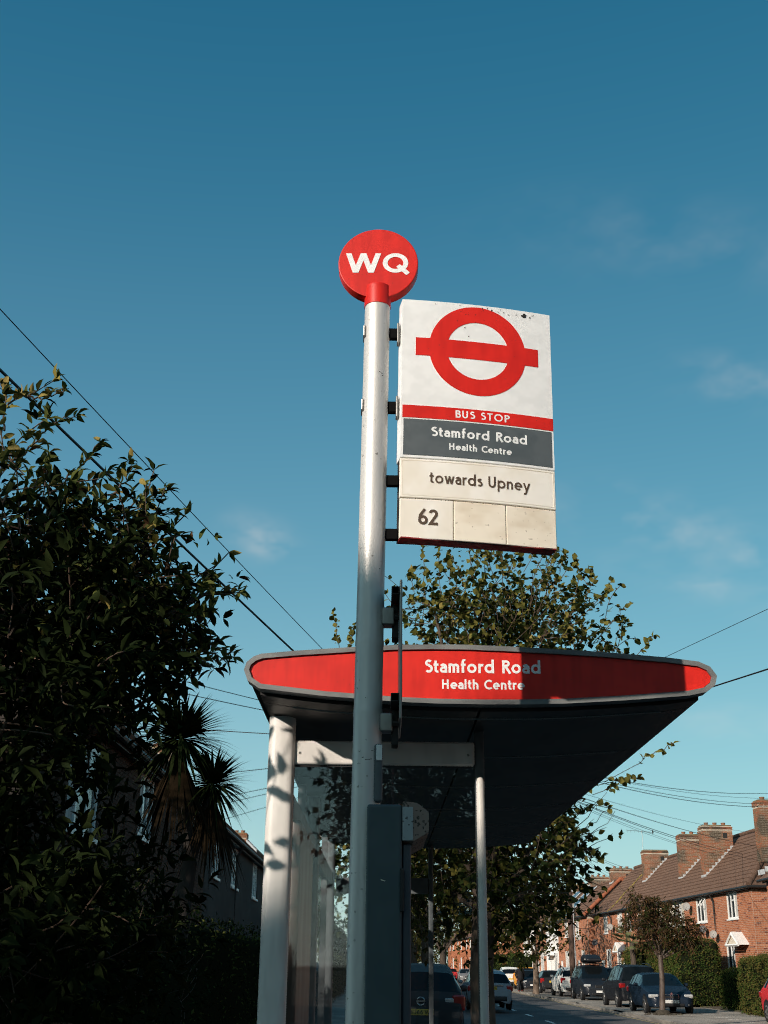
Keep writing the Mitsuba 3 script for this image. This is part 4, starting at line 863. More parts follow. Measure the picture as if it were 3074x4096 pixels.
def crown(parent, r, blobs, per, length, step, leaf, w, mats, probs, hi_n=0, hang=.0, up=.35, twig_r=.003, twig_every=3, hi=True, out=.8):
    """Leafy sprigs through a set of blobs (centre, radii); blade materials drawn by probs; the nearest hi_n blades become parts of their own."""
    PP, DD, tw = [], [], MB(); 
    for c, rad in blobs:
        c, rad = np.array(c, float), np.broadcast_to(np.asarray(rad, float), (3,)); n = max(3, int(per * (rad[0] * rad[1] * rad[2]) ** (2 / 3)))
        q = dirs(r, n); rr = r.uniform(.25, 1, n) ** .5
        for k in range(n):
            p = c + q[k] * rad * rr[k] * .9; d = unit(q[k] * out + r.normal(0, .45, 3) + [0, 0, up]); pts, P, D = sprig(r, p, d, length * r.uniform(.6, 1.3), step, hang)
            PP.append(P); DD.append(D)
            if k % twig_every == 0: tw.tube(np.vstack([p - d * length * .6, p, pts[:: max(1, len(pts) // 3)], pts[-1:]]), twig_r, 4, cap=False)
    P, D = np.vstack(PP), np.vstack(DD); N = unit(r.normal(0, .55, D.shape) + [0, 0, 1.0] + D * -.2); L = leaf * r.uniform(.6, 1.25, len(P))
    which = r.choice(len(mats), len(P), p=probs)
    done = 0
    order = np.argsort(np.linalg.norm(P - EYE, axis=1)); single = set(order[:hi_n].tolist())
    for i, mname in enumerate(mats):
        sel = np.nonzero(which == i)[0]
        if not len(sel): continue
        V, F = leaf_arrays(P[sel], D[sel], N[sel], L[sel], w * r.uniform(.8, 1.2, (len(sel), 1, 1)) if False else w, hi)
        keep = np.array([s not in single for s in sel])
        for v in V[~keep]: put(parent, 'leaf', MB().raw(v, F), mname, True)
        if keep.any(): put(parent, 'foliage', merge(V[keep], F), mname, True, kind='stuff')
    if tw.v: put(parent, 'twigs', tw, 'mat_twig', kind='stuff')
    return P
def limb(mb, a, b, r0, r1, r, wob=.06, n=7, k=8):
    a, b = np.asarray(a, float), np.asarray(b, float); t = np.linspace(0, 1, n)[:, None]; L = np.linalg.norm(b - a)
    pts = a + (b - a) * t + np.cumsum(r.normal(0, wob * L / n, (n, 3)), 0) * np.sin(t * np.pi); mb.tube(pts, np.linspace(r0, r1, n), k); return pts

# --- big garden shrub overhanging from the left
r = np.random.default_rng(21)
gt = thing('garden_tree', 'leafy garden tree with yellowing leaves leaning in from the left edge under the cable', 'tree')
B = []
for (px, py, Y, rr) in [(20, 1830, 4.7, .10), (30, 1980, 4.8, .20), (190, 2010, 5.0, .10), (330, 2060, 5.1, .09), (60, 2170, 4.9, .25), (300, 2220, 5.1, .22), (480, 2160, 5.2, .12), (590, 2120, 5.3, .07),
                        (560, 2240, 5.3, .18), (400, 2330, 5.2, .28), (610, 2420, 5.4, .16), (520, 2500, 5.3, .26), (730, 2420, 5.6, .10), (830, 2370, 5.6, .08), (690, 2560, 5.6, .17), (800, 2640, 5.7, .07)]:
    B.append((at(px, py, Y), (rr, rr * 1.25, rr)))
LB0 = [(at(px, py, Y), (rr, rr * 1.25, rr)) for (px, py, Y, rr) in [(300, 2400, 5.5, .40), (80, 2550, 5.6, .45), (120, 2400, 4.9, .34), (250, 2640, 5.2, .42), (540, 2690, 5.5, .22), (450, 2640, 5.8, .4), (100, 2750, 4.9, .45), (330, 2780, 5.5, .24), (-100, 3050, 4.8, .34), (110, 3640, 5.2, .40), (-20, 3600, 4.8, .42), (430, 3720, 6.0, .36), (60, 3900, 5.0, .4), (150, 2480, 5.3, .25)]]  # takes in shaded lower garden-tree clumps, darkened by using laurel leaves
top = at(60, 1820, 4.9); root = np.array([-2.55, 5.2, 0])
m = MB(); fork = np.array([-2.35, 5.15, 1.5]); limb(m, root, fork, .075, .055, r, .05, 8, 10)
put(gt, 'trunk', m, 'mat_bark', 50)
for i in range(0, len(B), 1):
    c = B[i][0]; mid = fork + (c - fork) * .5 + [0, 0, .15]
    mb = MB(); limb(mb, fork, mid, .03, .016, r, .12); limb(mb, mid, c, .016, .006, r, .15, 6, 6); put(gt, 'branch', mb, 'mat_bark', 50)
crown(gt, r, B, 560, .19, .033, .066, .42, ['leaf_green', 'leaf_dark', 'leaf_yellow', 'leaf_brown'], [.58, .20, .15, .07], 0, twig_every=2)
ls = thing('laurel_shrub', 'dark laurel shrub with shade-darkened lower foliage of the leaning garden tree', 'shrub')
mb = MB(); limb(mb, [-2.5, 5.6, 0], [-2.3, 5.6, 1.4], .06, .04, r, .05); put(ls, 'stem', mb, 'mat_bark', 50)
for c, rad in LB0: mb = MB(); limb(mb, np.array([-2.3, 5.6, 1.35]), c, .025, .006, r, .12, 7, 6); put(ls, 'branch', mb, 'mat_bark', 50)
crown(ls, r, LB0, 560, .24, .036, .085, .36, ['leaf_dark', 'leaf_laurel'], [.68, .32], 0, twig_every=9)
# reaching sprays that stand out against the sky
sp_ = [([(-20, 1660), (60, 1600), (120, 1580), (230, 1520)], 4.85, .5), ([(110, 1585), (180, 1600), (260, 1560)], 4.9, .4), ([(40, 1850), (150, 1760), (230, 1680), (310, 1660)], 4.9, .25), ([(20, 1720), (20, 1600), (10, 1540)], 4.8, .5), ([(200, 1980), (330, 1860), (405, 1765)], 5.1, .2),
       ([(300, 2000), (400, 1910), (520, 1845)], 5.2, .2), ([(450, 2060), (560, 2010), (665, 1955)], 5.3, .35), ([(500, 2100), (600, 2060), (700, 2060)], 5.3, .3), ([(420, 2000), (500, 1930), (525, 1860)], 5.2, .15), ([(560, 2280), (640, 2220), (735, 2270)], 5.4, .1),
       ([(640, 2450), (760, 2400), (850, 2370), (945, 2365)], 5.6, .05), ([(760, 2400), (840, 2340), (850, 2320)], 5.6, .05), ([(700, 2560), (800, 2560), (925, 2610)], 5.7, .02), ([(640, 2700), (700, 2680), (780, 2650), (920, 2635)], 5.7, .02), ([(560, 2720), (640, 2760), (700, 2740)], 5.7, .02), ([(640, 2380), (720, 2330), (750, 2300)], 5.5, .1)]
PP, DD, YL_ = [], [], []; mb = MB()
for pts2, Y, yel in sp_:
    pts = np.array([at(px, py, Y + .04 * i) for i, (px, py) in enumerate(pts2)]); t = np.linspace(0, 1, len(pts)); tt = np.linspace(0, 1, 14); pts = np.stack([np.interp(tt, t, pts[:, k]) for k in range(3)], 1) + r.normal(0, .006, (14, 3))
    mb.tube(pts, np.linspace(.0055, .002, 14), 5)
    for i in range(3, 14):
        tan = unit(pts[min(i + 1, 13)] - pts[i - 1])
        for s in (-1, 1) if i < 13 else (-1, 0, 1, 2):
            PP.append(pts[i]); DD.append(unit(tan * .6 + r.normal(0, .6, 3) + [0, 0, .1])); YL_.append(r.uniform() < yel)
put(gt, 'spray_twigs', mb, 'mat_twig', 50, kind='stuff')
P, D = np.array(PP), np.array(DD); Nn = unit(r.normal(0, .5, D.shape) + [0, -.25, 1.0]); V, F = leaf_arrays(P, D, Nn, .066 * r.uniform(.6, 1.25, len(P)), .42, True)
for i, v in enumerate(V):
    mn = 'leaf_yellow' if YL_[i] else ('leaf_green' if r.uniform() < .7 else 'leaf_dark')
    if i < 300: put(gt, 'leaf', MB().raw(v, F), mn, True)
if len(V) > 300: put(gt, 'foliage', merge(V[300:], F), 'leaf_green', True, kind='stuff')

# a sprig outside the frame whose leaves shade the corner post
PP, DD = [], []; a, b = np.array([-1.52, 3.25, 2.42]), np.array([-1.26, 3.3, 3.0]); mb = MB(); mb.tube(np.vstack([fork, (fork + a) / 2 + [0, 0, .2], a, b]), np.array([.02, .012, .006, .002]), 6)
for i in range(34): p = a + (b - a) * r.uniform(.0, 1) + r.normal(0, .07, 3); PP.append(p); DD.append(unit(r.normal(0, 1, 3)))
V, F = leaf_arrays(np.array(PP), np.array(DD), unit(r.normal(0, .5, (34, 3)) + np.array(SUN)), np.full(34, .085), .5, True); put(gt, 'foliage', merge(V, F), 'leaf_green', True, kind='stuff'); put(gt, 'branch', mb, 'mat_bark', 50)

# --- dark evergreen shrubs and hedge under it
def hedge(name, label, cx, cy, ux, hx, hy, z0, z1, r, dens, leaf, mats, probs, hi_n=0, round_=.35, lump=.10):
    """Clipped hedge: leafy skin over a dark inner body. hx, hy: half sizes along ux and across."""
    h = thing(name, label, 'hedge'); ux = unit(np.array([ux[0], ux[1], 0])); uy = np.array([-ux[1], ux[0], 0]); hz = (z1 - z0) / 2; c = np.array([cx, cy, (z0 + z1) / 2])
    area = 4 * (2 * hx * hz + 2 * hy * hz + hx * hy); n = int(area * dens)
    q = r.uniform(-1, 1, (n, 3)); a = np.array([hy * hz, hx * hz, hx * hy]); ax = r.choice(3, n, p=a / a.sum()); q[np.arange(n), ax] = np.where(r.uniform(size=n) < .5, -1, 1)
    q = q[~((ax == 2) & (q[:, 2] < 0))] if len(q) == n else q
    sq = np.linalg.norm(np.stack([np.clip((np.abs(q[:, 0]) * hx - (hx - round_)) / round_, 0, 2), np.clip((np.abs(q[:, 1]) * hy - (hy - round_)) / round_, 0, 2), np.clip((q[:, 2] * hz - (hz - round_)) / round_, 0, 2)], 1), axis=1)
    s3 = np.array([hx, hy, hz]); loc = q * s3; core = np.clip(loc, -(s3 - round_), s3 - round_); core[:, 2] = np.clip(loc[:, 2], -hz, hz - round_)
    dv = loc - core; L = np.linalg.norm(dv, axis=1, keepdims=True); loc = core + dv / np.maximum(L, 1e-6) * np.minimum(L, round_)
    lumps = (meshkit.fbm(loc * 1.7 + 3, 3, 4) - .5) * 2 * lump; nrm = dv / np.maximum(L, 1e-6); loc = loc + nrm * lumps[:, None] - nrm * r.uniform(0, .09, (len(loc), 1)) + nrm * (r.uniform(size=(len(loc), 1)) < .05) * .08
    A = np.stack([ux, uy, [0, 0, 1.]]); P = c + loc @ A; Nw = nrm @ A
    D = unit(r.normal(0, .8, P.shape) + Nw * .5 + [0, 0, .3]); N = unit(Nw + r.normal(0, .6, P.shape)); L = leaf * r.uniform(.6, 1.3, len(P)); which = r.choice(len(mats), len(P), p=probs)
    pn = meshkit.fbm(P * .8, 2, 9); which = np.where((pn > .58) & (which == 0) & (r.uniform(size=len(P)) < .5), len(mats) - 1, which)
    for i, mn in enumerate(mats):
        s = which == i
        if s.any(): V, F = leaf_arrays(P[s], D[s], N[s], L[s], .55); put(h, 'foliage', merge(V, F), mn, kind='stuff')
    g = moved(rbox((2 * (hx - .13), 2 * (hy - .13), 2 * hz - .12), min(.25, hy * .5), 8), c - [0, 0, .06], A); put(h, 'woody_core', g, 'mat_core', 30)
    return h
r = np.random.default_rng(5)
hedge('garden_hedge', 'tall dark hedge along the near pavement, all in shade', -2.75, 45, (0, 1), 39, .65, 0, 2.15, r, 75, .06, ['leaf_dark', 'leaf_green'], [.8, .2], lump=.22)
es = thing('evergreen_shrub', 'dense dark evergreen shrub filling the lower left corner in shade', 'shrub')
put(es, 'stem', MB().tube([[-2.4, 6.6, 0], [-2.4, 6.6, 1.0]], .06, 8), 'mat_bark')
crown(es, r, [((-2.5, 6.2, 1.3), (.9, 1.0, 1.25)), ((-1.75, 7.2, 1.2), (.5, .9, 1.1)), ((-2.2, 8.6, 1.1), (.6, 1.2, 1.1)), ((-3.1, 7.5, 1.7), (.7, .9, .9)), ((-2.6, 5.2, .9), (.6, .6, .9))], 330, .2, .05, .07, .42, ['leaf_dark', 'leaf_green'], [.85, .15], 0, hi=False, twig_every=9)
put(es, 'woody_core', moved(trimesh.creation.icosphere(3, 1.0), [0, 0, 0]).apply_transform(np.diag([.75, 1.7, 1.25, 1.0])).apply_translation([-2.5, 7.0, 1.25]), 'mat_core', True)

fs = thing('evergreen_shrub', 'low dark shrub added under the spiky palm to darken the house wall', 'shrub'); put(fs, 'stem', MB().tube([[-2.3, 10.6, 0], [-2.3, 10.6, 1.0]], .05, 8), 'mat_bark_dark')  # dark shrub added to cover and darken the shaded wall behind
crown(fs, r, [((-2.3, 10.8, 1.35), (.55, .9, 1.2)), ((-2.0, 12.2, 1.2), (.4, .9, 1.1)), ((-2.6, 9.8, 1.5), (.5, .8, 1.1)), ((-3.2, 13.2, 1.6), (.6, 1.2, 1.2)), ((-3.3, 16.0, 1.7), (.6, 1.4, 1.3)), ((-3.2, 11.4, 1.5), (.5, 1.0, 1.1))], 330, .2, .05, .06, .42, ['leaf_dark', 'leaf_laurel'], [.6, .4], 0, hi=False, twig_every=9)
# --- cordyline: two spiky heads on one forked stem
cp = thing('cabbage_palm', 'spiky cabbage palm with two heads of sword leaves beside the corner post', 'palm')
h1, h2 = at(720, 2960, 14.6), at(850, 3140, 14.8); base_ = np.array([h1[0] + .12, 14.6, 0]); fk = (h1 + h2) / 2 * [1, 1, 0] + [0, 0, h2[2] - .9]
m = MB(); limb(m, base_, fk, .12, .09, r, .03); limb(m, fk, h1 - [0, 0, .05], .08, .06, r, .03); limb(m, fk, h2 - [0, 0, .05], .07, .05, r, .03); put(cp, 'trunk', m, 'mat_bark_dark', 50)
def blade(p, d, L, w, droop, n=5):
    s = unit(np.cross(d, [0, 0, 1.])); t = np.linspace(0, 1, n)[:, None]; c = p + d * L * t - np.array([0, 0, 1.]) * droop * L * t ** 2.2; ww = w * np.array([.55, 1, .85, .5, .03])[:n, None]
    V = np.vstack([c - s * ww, c + s * ww]); F = []
    for i in range(n - 1): F += [[i, i + 1, n + i + 1], [i, n + i + 1, n + i]]
    return V, F
i_ = 0
for hc, R, nn in ((h1, .72, 420), (h2, .52, 330)):
    rest, more = MB(), MB()
    for k in range(nn):
        el = r.uniform(-.75, 1.0) if k % 3 else r.uniform(.1, 1.25); az = r.uniform(0, 6.283); d = np.array([math.cos(az) * math.cos(el), math.sin(az) * math.cos(el), math.sin(el)])
        V, F = blade(hc + d * .04, d, R * r.uniform(.7, 1.12), .019, .18 if el > .2 else .35)
        put(cp, 'leaf', MB().raw(V, F), 'leaf_dark', True) if k < 150 else more.raw(V, F)
    for k in range(150):
        az = r.uniform(0, 6.283); d = unit(np.array([math.cos(az) * .5, math.sin(az) * .5, -1.0])); V, F = blade(hc - [0, 0, .1] + d * .03, d, R * r.uniform(.8, 2.3), .014, .05); rest.raw(V, F)
    put(cp, 'dead_leaves', rest, 'leaf_dead', True, kind='stuff'); put(cp, 'inner_leaves', more, 'leaf_dark', True, kind='stuff')

# --- street limes
def lime(label, base, fork_z, blobs, per, leaf, seed, mats, probs, hi_n, rt=.17, bark='mat_bark', length=.45, step=.085, up=.5, limbs=True, name='street_tree', extra=None, hi=True, w=.85, twig=.005, hang=0.1, te=2):
    r = np.random.default_rng(seed); t = thing(name, label, 'tree'); m = MB(); fork = np.array([base[0] + .05, base[1], fork_z])
    z = np.array([0, .15, .6, fork_z * .6, fork_z]); pts = np.stack([np.interp(z, [0, fork_z], [base[0], fork[0]]) + r.normal(0, .02, 5), np.full(5, base[1]), z], 1); m.tube(pts, rt * np.array([1.35, 1.1, 1.0, .92, .9]), 14); put(t, 'trunk', m, bark, 50)
    if limbs:
        for c, rad in blobs:
            mb = MB(); limb(mb, fork - [0, 0, .15], np.asarray(c, float), rt * .45, rt * .10, r, .12, 8, 7); put(t, 'branch', mb, bark, 50)
    crown(t, r, blobs, per, length, step, leaf, w, mats, probs, hi_n, hang=hang, up=up, twig_r=twig, twig_every=te, hi=hi); return t
def px_blob(px, py, Y, rpx, ry=None):
    rr = rpx * Y / FPX; return (at(px, py, Y), (rr, ry or rr * 1.2, rr))
LB = [px_blob(*q) for q in [(1740, 2440, 17.5, 125), (1900, 2430, 18, 190), (2150, 2440, 18.2, 165), (1840, 2600, 18, 250), (2050, 2600, 17.6, 330), (2330, 2560, 18.3, 190), (1930, 2900, 18, 365), (2130, 2900, 18.4, 165), (1650, 2950, 18.4, 250),
                            (2010, 3200, 17.5, 280), (2180, 3330, 17.4, 130), (2100, 3480, 17.0, 200), (2190, 3560, 17.4, 75), (1800, 3300, 18.3, 260), (1620, 3500, 19, 230), (1960, 3560, 18.5, 140)]]
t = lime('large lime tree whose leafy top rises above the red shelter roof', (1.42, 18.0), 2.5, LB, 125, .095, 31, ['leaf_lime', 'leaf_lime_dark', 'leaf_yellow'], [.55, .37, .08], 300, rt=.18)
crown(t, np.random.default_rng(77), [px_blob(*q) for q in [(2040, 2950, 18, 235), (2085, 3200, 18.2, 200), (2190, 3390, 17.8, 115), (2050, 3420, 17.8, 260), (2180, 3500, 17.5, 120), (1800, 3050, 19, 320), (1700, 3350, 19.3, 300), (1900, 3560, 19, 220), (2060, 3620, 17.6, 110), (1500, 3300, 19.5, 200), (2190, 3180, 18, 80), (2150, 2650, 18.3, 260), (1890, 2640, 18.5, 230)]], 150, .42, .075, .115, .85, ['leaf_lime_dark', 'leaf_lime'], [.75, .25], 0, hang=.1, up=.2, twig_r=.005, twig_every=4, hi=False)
r = np.random.default_rng(8)
PP, DD = [], []; mb = MB()     # long upright and side shoots
for (xa, ya, xb, yb) in [(1700, 2320, 1690, 2195), (1760, 2300, 1755, 2205), (1900, 2250, 1930, 2190), (2010, 2230, 2000, 2195), (2120, 2240, 2150, 2180), (2200, 2260, 2225, 2200), (2290, 2330, 2370, 2275), (2390, 2400, 2440, 2345), (2440, 2500, 2520, 2410), (2330, 2300, 2300, 2250), (1650, 2330, 1640, 2280), (1800, 2280, 1800, 2215), (2050, 2250, 2075, 2185),
                         (2560, 2610, 2620, 2535), (2480, 2560, 2500, 2480), (1360, 2590, 1330, 2450), (1400, 2600, 1420, 2500), (2540, 3060, 2690, 2975), (2450, 3130, 2550, 3110), (2420, 3160, 2480, 3135), (1960, 2240, 1965, 2190), (2250, 2260, 2262, 2215)]:
    a, b = at(xa, ya, 17.9), at(xb, yb, 18.0); pts = np.linspace(a, b, 10) + r.normal(0, .012, (10, 3)); mb.tube(np.vstack([a - (b - a) * .8, pts]), .005, 4)
    for i in range(1, 10):
        for s in range(2 if i < 9 else 3): PP.append(pts[i]); DD.append(unit(r.normal(0, .7, 3) + (b - a) / np.linalg.norm(b - a) * .4))
P, D = np.array(PP), np.array(DD); N = unit(r.normal(0, .7, D.shape) + [0, -.3, .8]); V, F = leaf_arrays(P, D, N, .105 * r.uniform(.6, 1.15, len(P)), .85, True)
put(t, 'foliage', merge(V, F), 'leaf_lime', True, kind='stuff'); 
for (xa, ya, xb, yb) in [(2300, 3360, 2440, 3240), (2300, 3400, 2455, 3250), (2290, 3420, 2455, 3340), (2280, 3440, 2390, 3452), (2290, 3330, 2425, 3175), (2260, 3300, 2400, 3200), (2270, 3380, 2420, 3310), (2280, 3390, 2370, 3270)]:
    a, b = at(xa, ya, 17.4), at(xb, yb, 17.5); q = np.linspace(a - (b - a) * .5, b, 9) + r.normal(0, .018, (9, 3)); mb.tube(q, np.linspace(.009, .003, 9), 4)
put(t, 'shoots', mb, 'mat_twig', kind='stuff')
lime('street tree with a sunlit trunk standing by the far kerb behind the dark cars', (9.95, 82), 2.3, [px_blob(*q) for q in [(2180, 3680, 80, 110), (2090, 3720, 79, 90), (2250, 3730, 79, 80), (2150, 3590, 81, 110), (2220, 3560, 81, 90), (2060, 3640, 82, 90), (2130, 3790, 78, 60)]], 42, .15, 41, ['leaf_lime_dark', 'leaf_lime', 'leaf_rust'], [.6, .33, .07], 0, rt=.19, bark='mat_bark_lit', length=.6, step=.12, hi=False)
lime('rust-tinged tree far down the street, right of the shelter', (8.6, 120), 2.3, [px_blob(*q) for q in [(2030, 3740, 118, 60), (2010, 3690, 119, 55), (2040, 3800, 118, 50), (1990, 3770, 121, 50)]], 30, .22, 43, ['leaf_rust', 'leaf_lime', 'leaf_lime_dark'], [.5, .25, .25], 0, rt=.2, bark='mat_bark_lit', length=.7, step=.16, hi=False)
lime('green tree far down the street seen through the shelter glass', (3.4, 70), 2.4, [px_blob(*q) for q in [(1860, 3690, 70, 90), (1790, 3640, 71, 90), (1740, 3720, 70, 90), (1850, 3600, 72, 80), (1690, 3640, 72, 90), (1900, 3660, 70, 50)]], 40, .16, 44, ['leaf_lime_dark', 'leaf_lime', 'leaf_rust'], [.6, .3, .1], 0, rt=.2, length=.6, step=.13, hi=False)
for i_, (x, y, R_) in enumerate([(-2.5, 150, 3.2), (3.0, 175, 3.6), (7.5, 190, 3.4), (-.5, 205, 4.0), (12.5, 170, 3.2), (5.5, 230, 4.2), (10.0, 240, 4.0), (1.5, 120, 2.6)]):
    lime(['rounded far tree left of the road end', 'far tree over the road end behind the glass', 'second far tree over the road end', 'tall far tree closing the street on the left', 'far tree among the distant right-hand houses', 'farthest tree at the end of the road', 'farthest tree right of the road end', 'mid-distance tree on the near kerb far ahead'][i_], (x, y), 2.0, [((x, y, 4.6), (R_, R_, 2.6)), ((x - R_ * .5, y, 6.2), R_ * .6), ((x + R_ * .5, y, 6.6), R_ * .6), ((x, y, 3.0), (R_ * .9, R_, 1.4)), ((x + .5, y, 1.5), (R_ * 1.0, R_, 1.2))], 7, .38, 80 + i_, ['leaf_lime_dark', 'leaf_lime', 'leaf_rust'], [.55, .3, .15], 0, rt=.2, length=.9, step=.25, hi=False, te=5)
for x, y, lab in ((-3.3, 52, 'dark garden tree on the left beyond the shaded houses'), (-3.4, 78, 'dark garden tree on the left farther down the row'), (-2.9, 108, 'dark garden tree on the left near the road end')):
    lime(lab, (x, y), 1.6, [((x, y, 3.0), (1.2, 1.6, 1.3)), ((x + .3, y, 4.2), (1.0, 1.2, .9)), ((x - .3, y, 2.2), (1.1, 1.3, 1.0))], 45, .16, int(y), ['leaf_dark', 'leaf_lime_dark'], [.6, .4], 0, rt=.12, length=.45, step=.12, hi=False, name='garden_tree', te=5)
lime('dark street tree on the near kerb beyond the lime', (1.5, 42), 2.4, [((1.0, 42, 5.0), 2.0), ((2.2, 42.5, 4.2), 1.4), ((.2, 41.5, 4.4), 1.5), ((1.4, 42, 6.4), 1.5), ((1.2, 42, 3.4), 1.6)], 48, .13, 45, ['leaf_lime_dark', 'leaf_lime'], [.7, .3], 0, rt=.2, length=.5, step=.11, hi=False)
lime('near-kerb street tree far ahead in the shade', (1.6, 62), 2.4, [((1.0, 62, 5.0), 2.2), ((2.6, 62.5, 4.4), 1.6), ((1.4, 62, 6.6), 1.6), ((1.4, 62, 3.6), 2.0)], 34, .15, 46, ['leaf_lime_dark', 'leaf_lime'], [.7, .3], 0, rt=.2, length=.6, step=.13, hi=False)
lime('street tree behind the viewer, mirrored in the shelter glass', (.75, -11.5), 2.2, [((.3, -11.5, 4.2), 1.25), ((.9, -11.4, 3.2), .8), ((-.3, -11.5, 3.4), .7), ((.2, -11.5, 5.6), 1.5), ((1.6, -11.5, 6.6), 1.5), ((-.9, -11.4, 6.6), 1.4), ((.4, -11.5, 8.0), 1.6), ((.4, -11.5, 2.7), .8)], 150, .12, 47, ['leaf_lime', 'leaf_lime_dark'], [.4, .6], 0, rt=.15, length=.45, step=.09, hi=False)
for i_, (x, y) in enumerate([(-13, -38), (-10, -37), (6.0, -37), (12, -38.5), (18, -37)]):  # unseen trees added to screen the low sky behind the camera
    lime(['leftmost', 'second', 'middle', 'fourth', 'rightmost'][i_] + ' of the unseen trees added behind the viewer to block low sky', (x, y), 2.4, [((x, y, 5.2), (3.3, 3.0, 2.6)), ((x - 1.5, y, 7.5), 2.4), ((x + 1.5, y, 7.6), 2.4), ((x, y, 9.3), 2.0)], 11, .32, 90 + i_, ['leaf_lime_dark', 'leaf_lime'], [.7, .3], 0, rt=.2, length=.8, step=.2, hi=False, te=5)
for i_, (x, y, lab) in enumerate([(2.2, -5.0, 'near-kerb tree added just behind the viewer to block sky light'), (10.3, 9.0, 'far-kerb tree added level with the shelter, out of the picture, to block sky light'), (10.3, -5.0, 'far-kerb tree added across from the viewer to block sky light'), (10.2, -19.0, 'far-kerb tree added down the road behind the viewer to block sky light'), (1.7, -24.0, 'near-kerb tree added farther behind the viewer to block sky light')]):  # out-of-view kerb trees, added as sky blockers to darken the shade
    lime(lab, (x, y), 3.2, [((x, y, 6.2), (2.4, 2.4, 1.8)), ((x - 1.3, y + .5, 5.4), 1.5), ((x + 1.3, y - .6, 5.4), 1.6), ((x + .2, y + .2, 8.2), 1.9), ((x + .2, y - 1.6, 7.0), 1.5)], 60, .16, 60 + i_, ['leaf_lime_dark', 'leaf_lime'], [.7, .3], 0, rt=.17, length=.5, step=.11, hi=False)
hedge('garden_hedge', 'unseen dark hedge added behind the viewer to block sky light', -2.75, -12, (0, 1), 12, .65, 0, 2.1, np.random.default_rng(6), 40, .09, ['leaf_dark', 'leaf_green'], [.8, .2], lump=.22)  # hedge added out of view to cut the sky light

lime('tall tree added out of the picture to the left to shade the lower lime crown', (-6.0, 10.2), 2.2, [((-6.0, 10.2, 3.6), (1.7, 1.8, 1.5)), ((-6.2, 10.0, 5.6), (1.6, 1.7, 1.4)), ((-6.0, 10.4, 7.2), (1.2, 1.2, 1.1)), ((-6.6, 11.3, 4.6), (1.3, 1.3, 1.4))], 110, .12, 49, ['leaf_dark', 'leaf_green'], [.7, .3], 0, rt=.16, length=.4, step=.08, hi=False, name='garden_tree')  # added out of frame to throw shade on the lime
lime('second tall tree added out of the picture to the left, nearer the viewer, to shade the lime crown', (-5.5, 7.6), 2.2, [((-5.5, 7.6, 3.6), (1.6, 1.6, 1.5)), ((-5.6, 7.5, 5.6), (1.5, 1.6, 1.4)), ((-5.5, 7.7, 7.3), (1.2, 1.2, 1.1)), ((-4.9, 8.4, 4.6), (.9, 1.1, 1.2)), ((-4.9, 6.6, 4.8), 1.1), ((-5.0, 6.8, 6.3), 1.0)], 130, .12, 52, ['leaf_dark', 'leaf_green'], [.7, .3], 0, rt=.16, length=.4, step=.08, hi=False, name='garden_tree')  # another added shade caster for the lower lime crown
lime('dense unseen conifer added to the left behind the viewer to shade the garden tree', (-5.7, .5), .8, [((-5.7, .5, 1.6), (1.3, 1.3, 1.2)), ((-5.8, .4, 2.9), (1.2, 1.2, 1.1)), ((-5.7, .6, 4.1), (.9, .9, .9)), ((-4.9, 1.3, 3.2), (.8, .8, .8)), ((-6.4, -.2, 3.6), (.8, .8, .9)), ((-5.7, .5, 4.85), (.75, .75, .75))], 260, .11, 48, ['leaf_dark', 'leaf_green'], [.8, .2], 0, rt=.14, length=.3, step=.06, hi=False, name='garden_tree', limbs=False)  # unseen conifer, added and sized to shade the garden tree
# --- small dark-leaved tree in front of the hatchback
tb = (10.36, 47.4)
SB = [px_blob(2200 + x * .5265, 3100 + y * .5265, Y, s * .5265) for x, y, Y, s in [(660, 960, 47.2, 65), (720, 1060, 47.6, 110), (660, 1090, 47.0, 70), (850, 1090, 47.4, 120), (820, 1020, 47.8, 80), (790, 1190, 47.2, 110), (960, 1150, 47.5, 100), (1050, 1170, 47.8, 75), (1000, 1240, 47.4, 80), (1100, 1190, 47.5, 45), (900, 1010, 47.8, 40), (650, 1150, 47.3, 45)]]
lime('small street tree with drooping copper-brown leaves before the dark blue hatchback', tb, 2.05, SB, 330, .15, 51, ['leaf_copper', 'leaf_brown', 'leaf_lime_dark'], [.5, .2, .3], 300, rt=.10, bark='mat_bark_mid', length=.30, step=.055, hi=False, w=.33, twig=.006, hang=.55, up=.2, te=3)
mm = MB(); rr_ = np.random.default_rng(3)
for i in range(60): a = rr_.uniform(0, 6.28); q = rr_.uniform(.1, .75); mm.add(moved(trimesh.creation.icosphere(0, rr_.uniform(.03, .08)), [tb[0] + q * math.cos(a), tb[1] + q * math.sin(a), .0]))
for i in range(26): a = i / 26 * 6.283; mm.add(moved(trimesh.creation.icosphere(1, .14), [tb[0] + .14 * math.cos(a), tb[1] + .14 * math.sin(a), .03]))
put('tree_pit' if False else num('tree_pit'), 'soil_clods', mm, 'mat_soil', kind='stuff'); labels['tree_pit'] = {'kind': 'structure'}

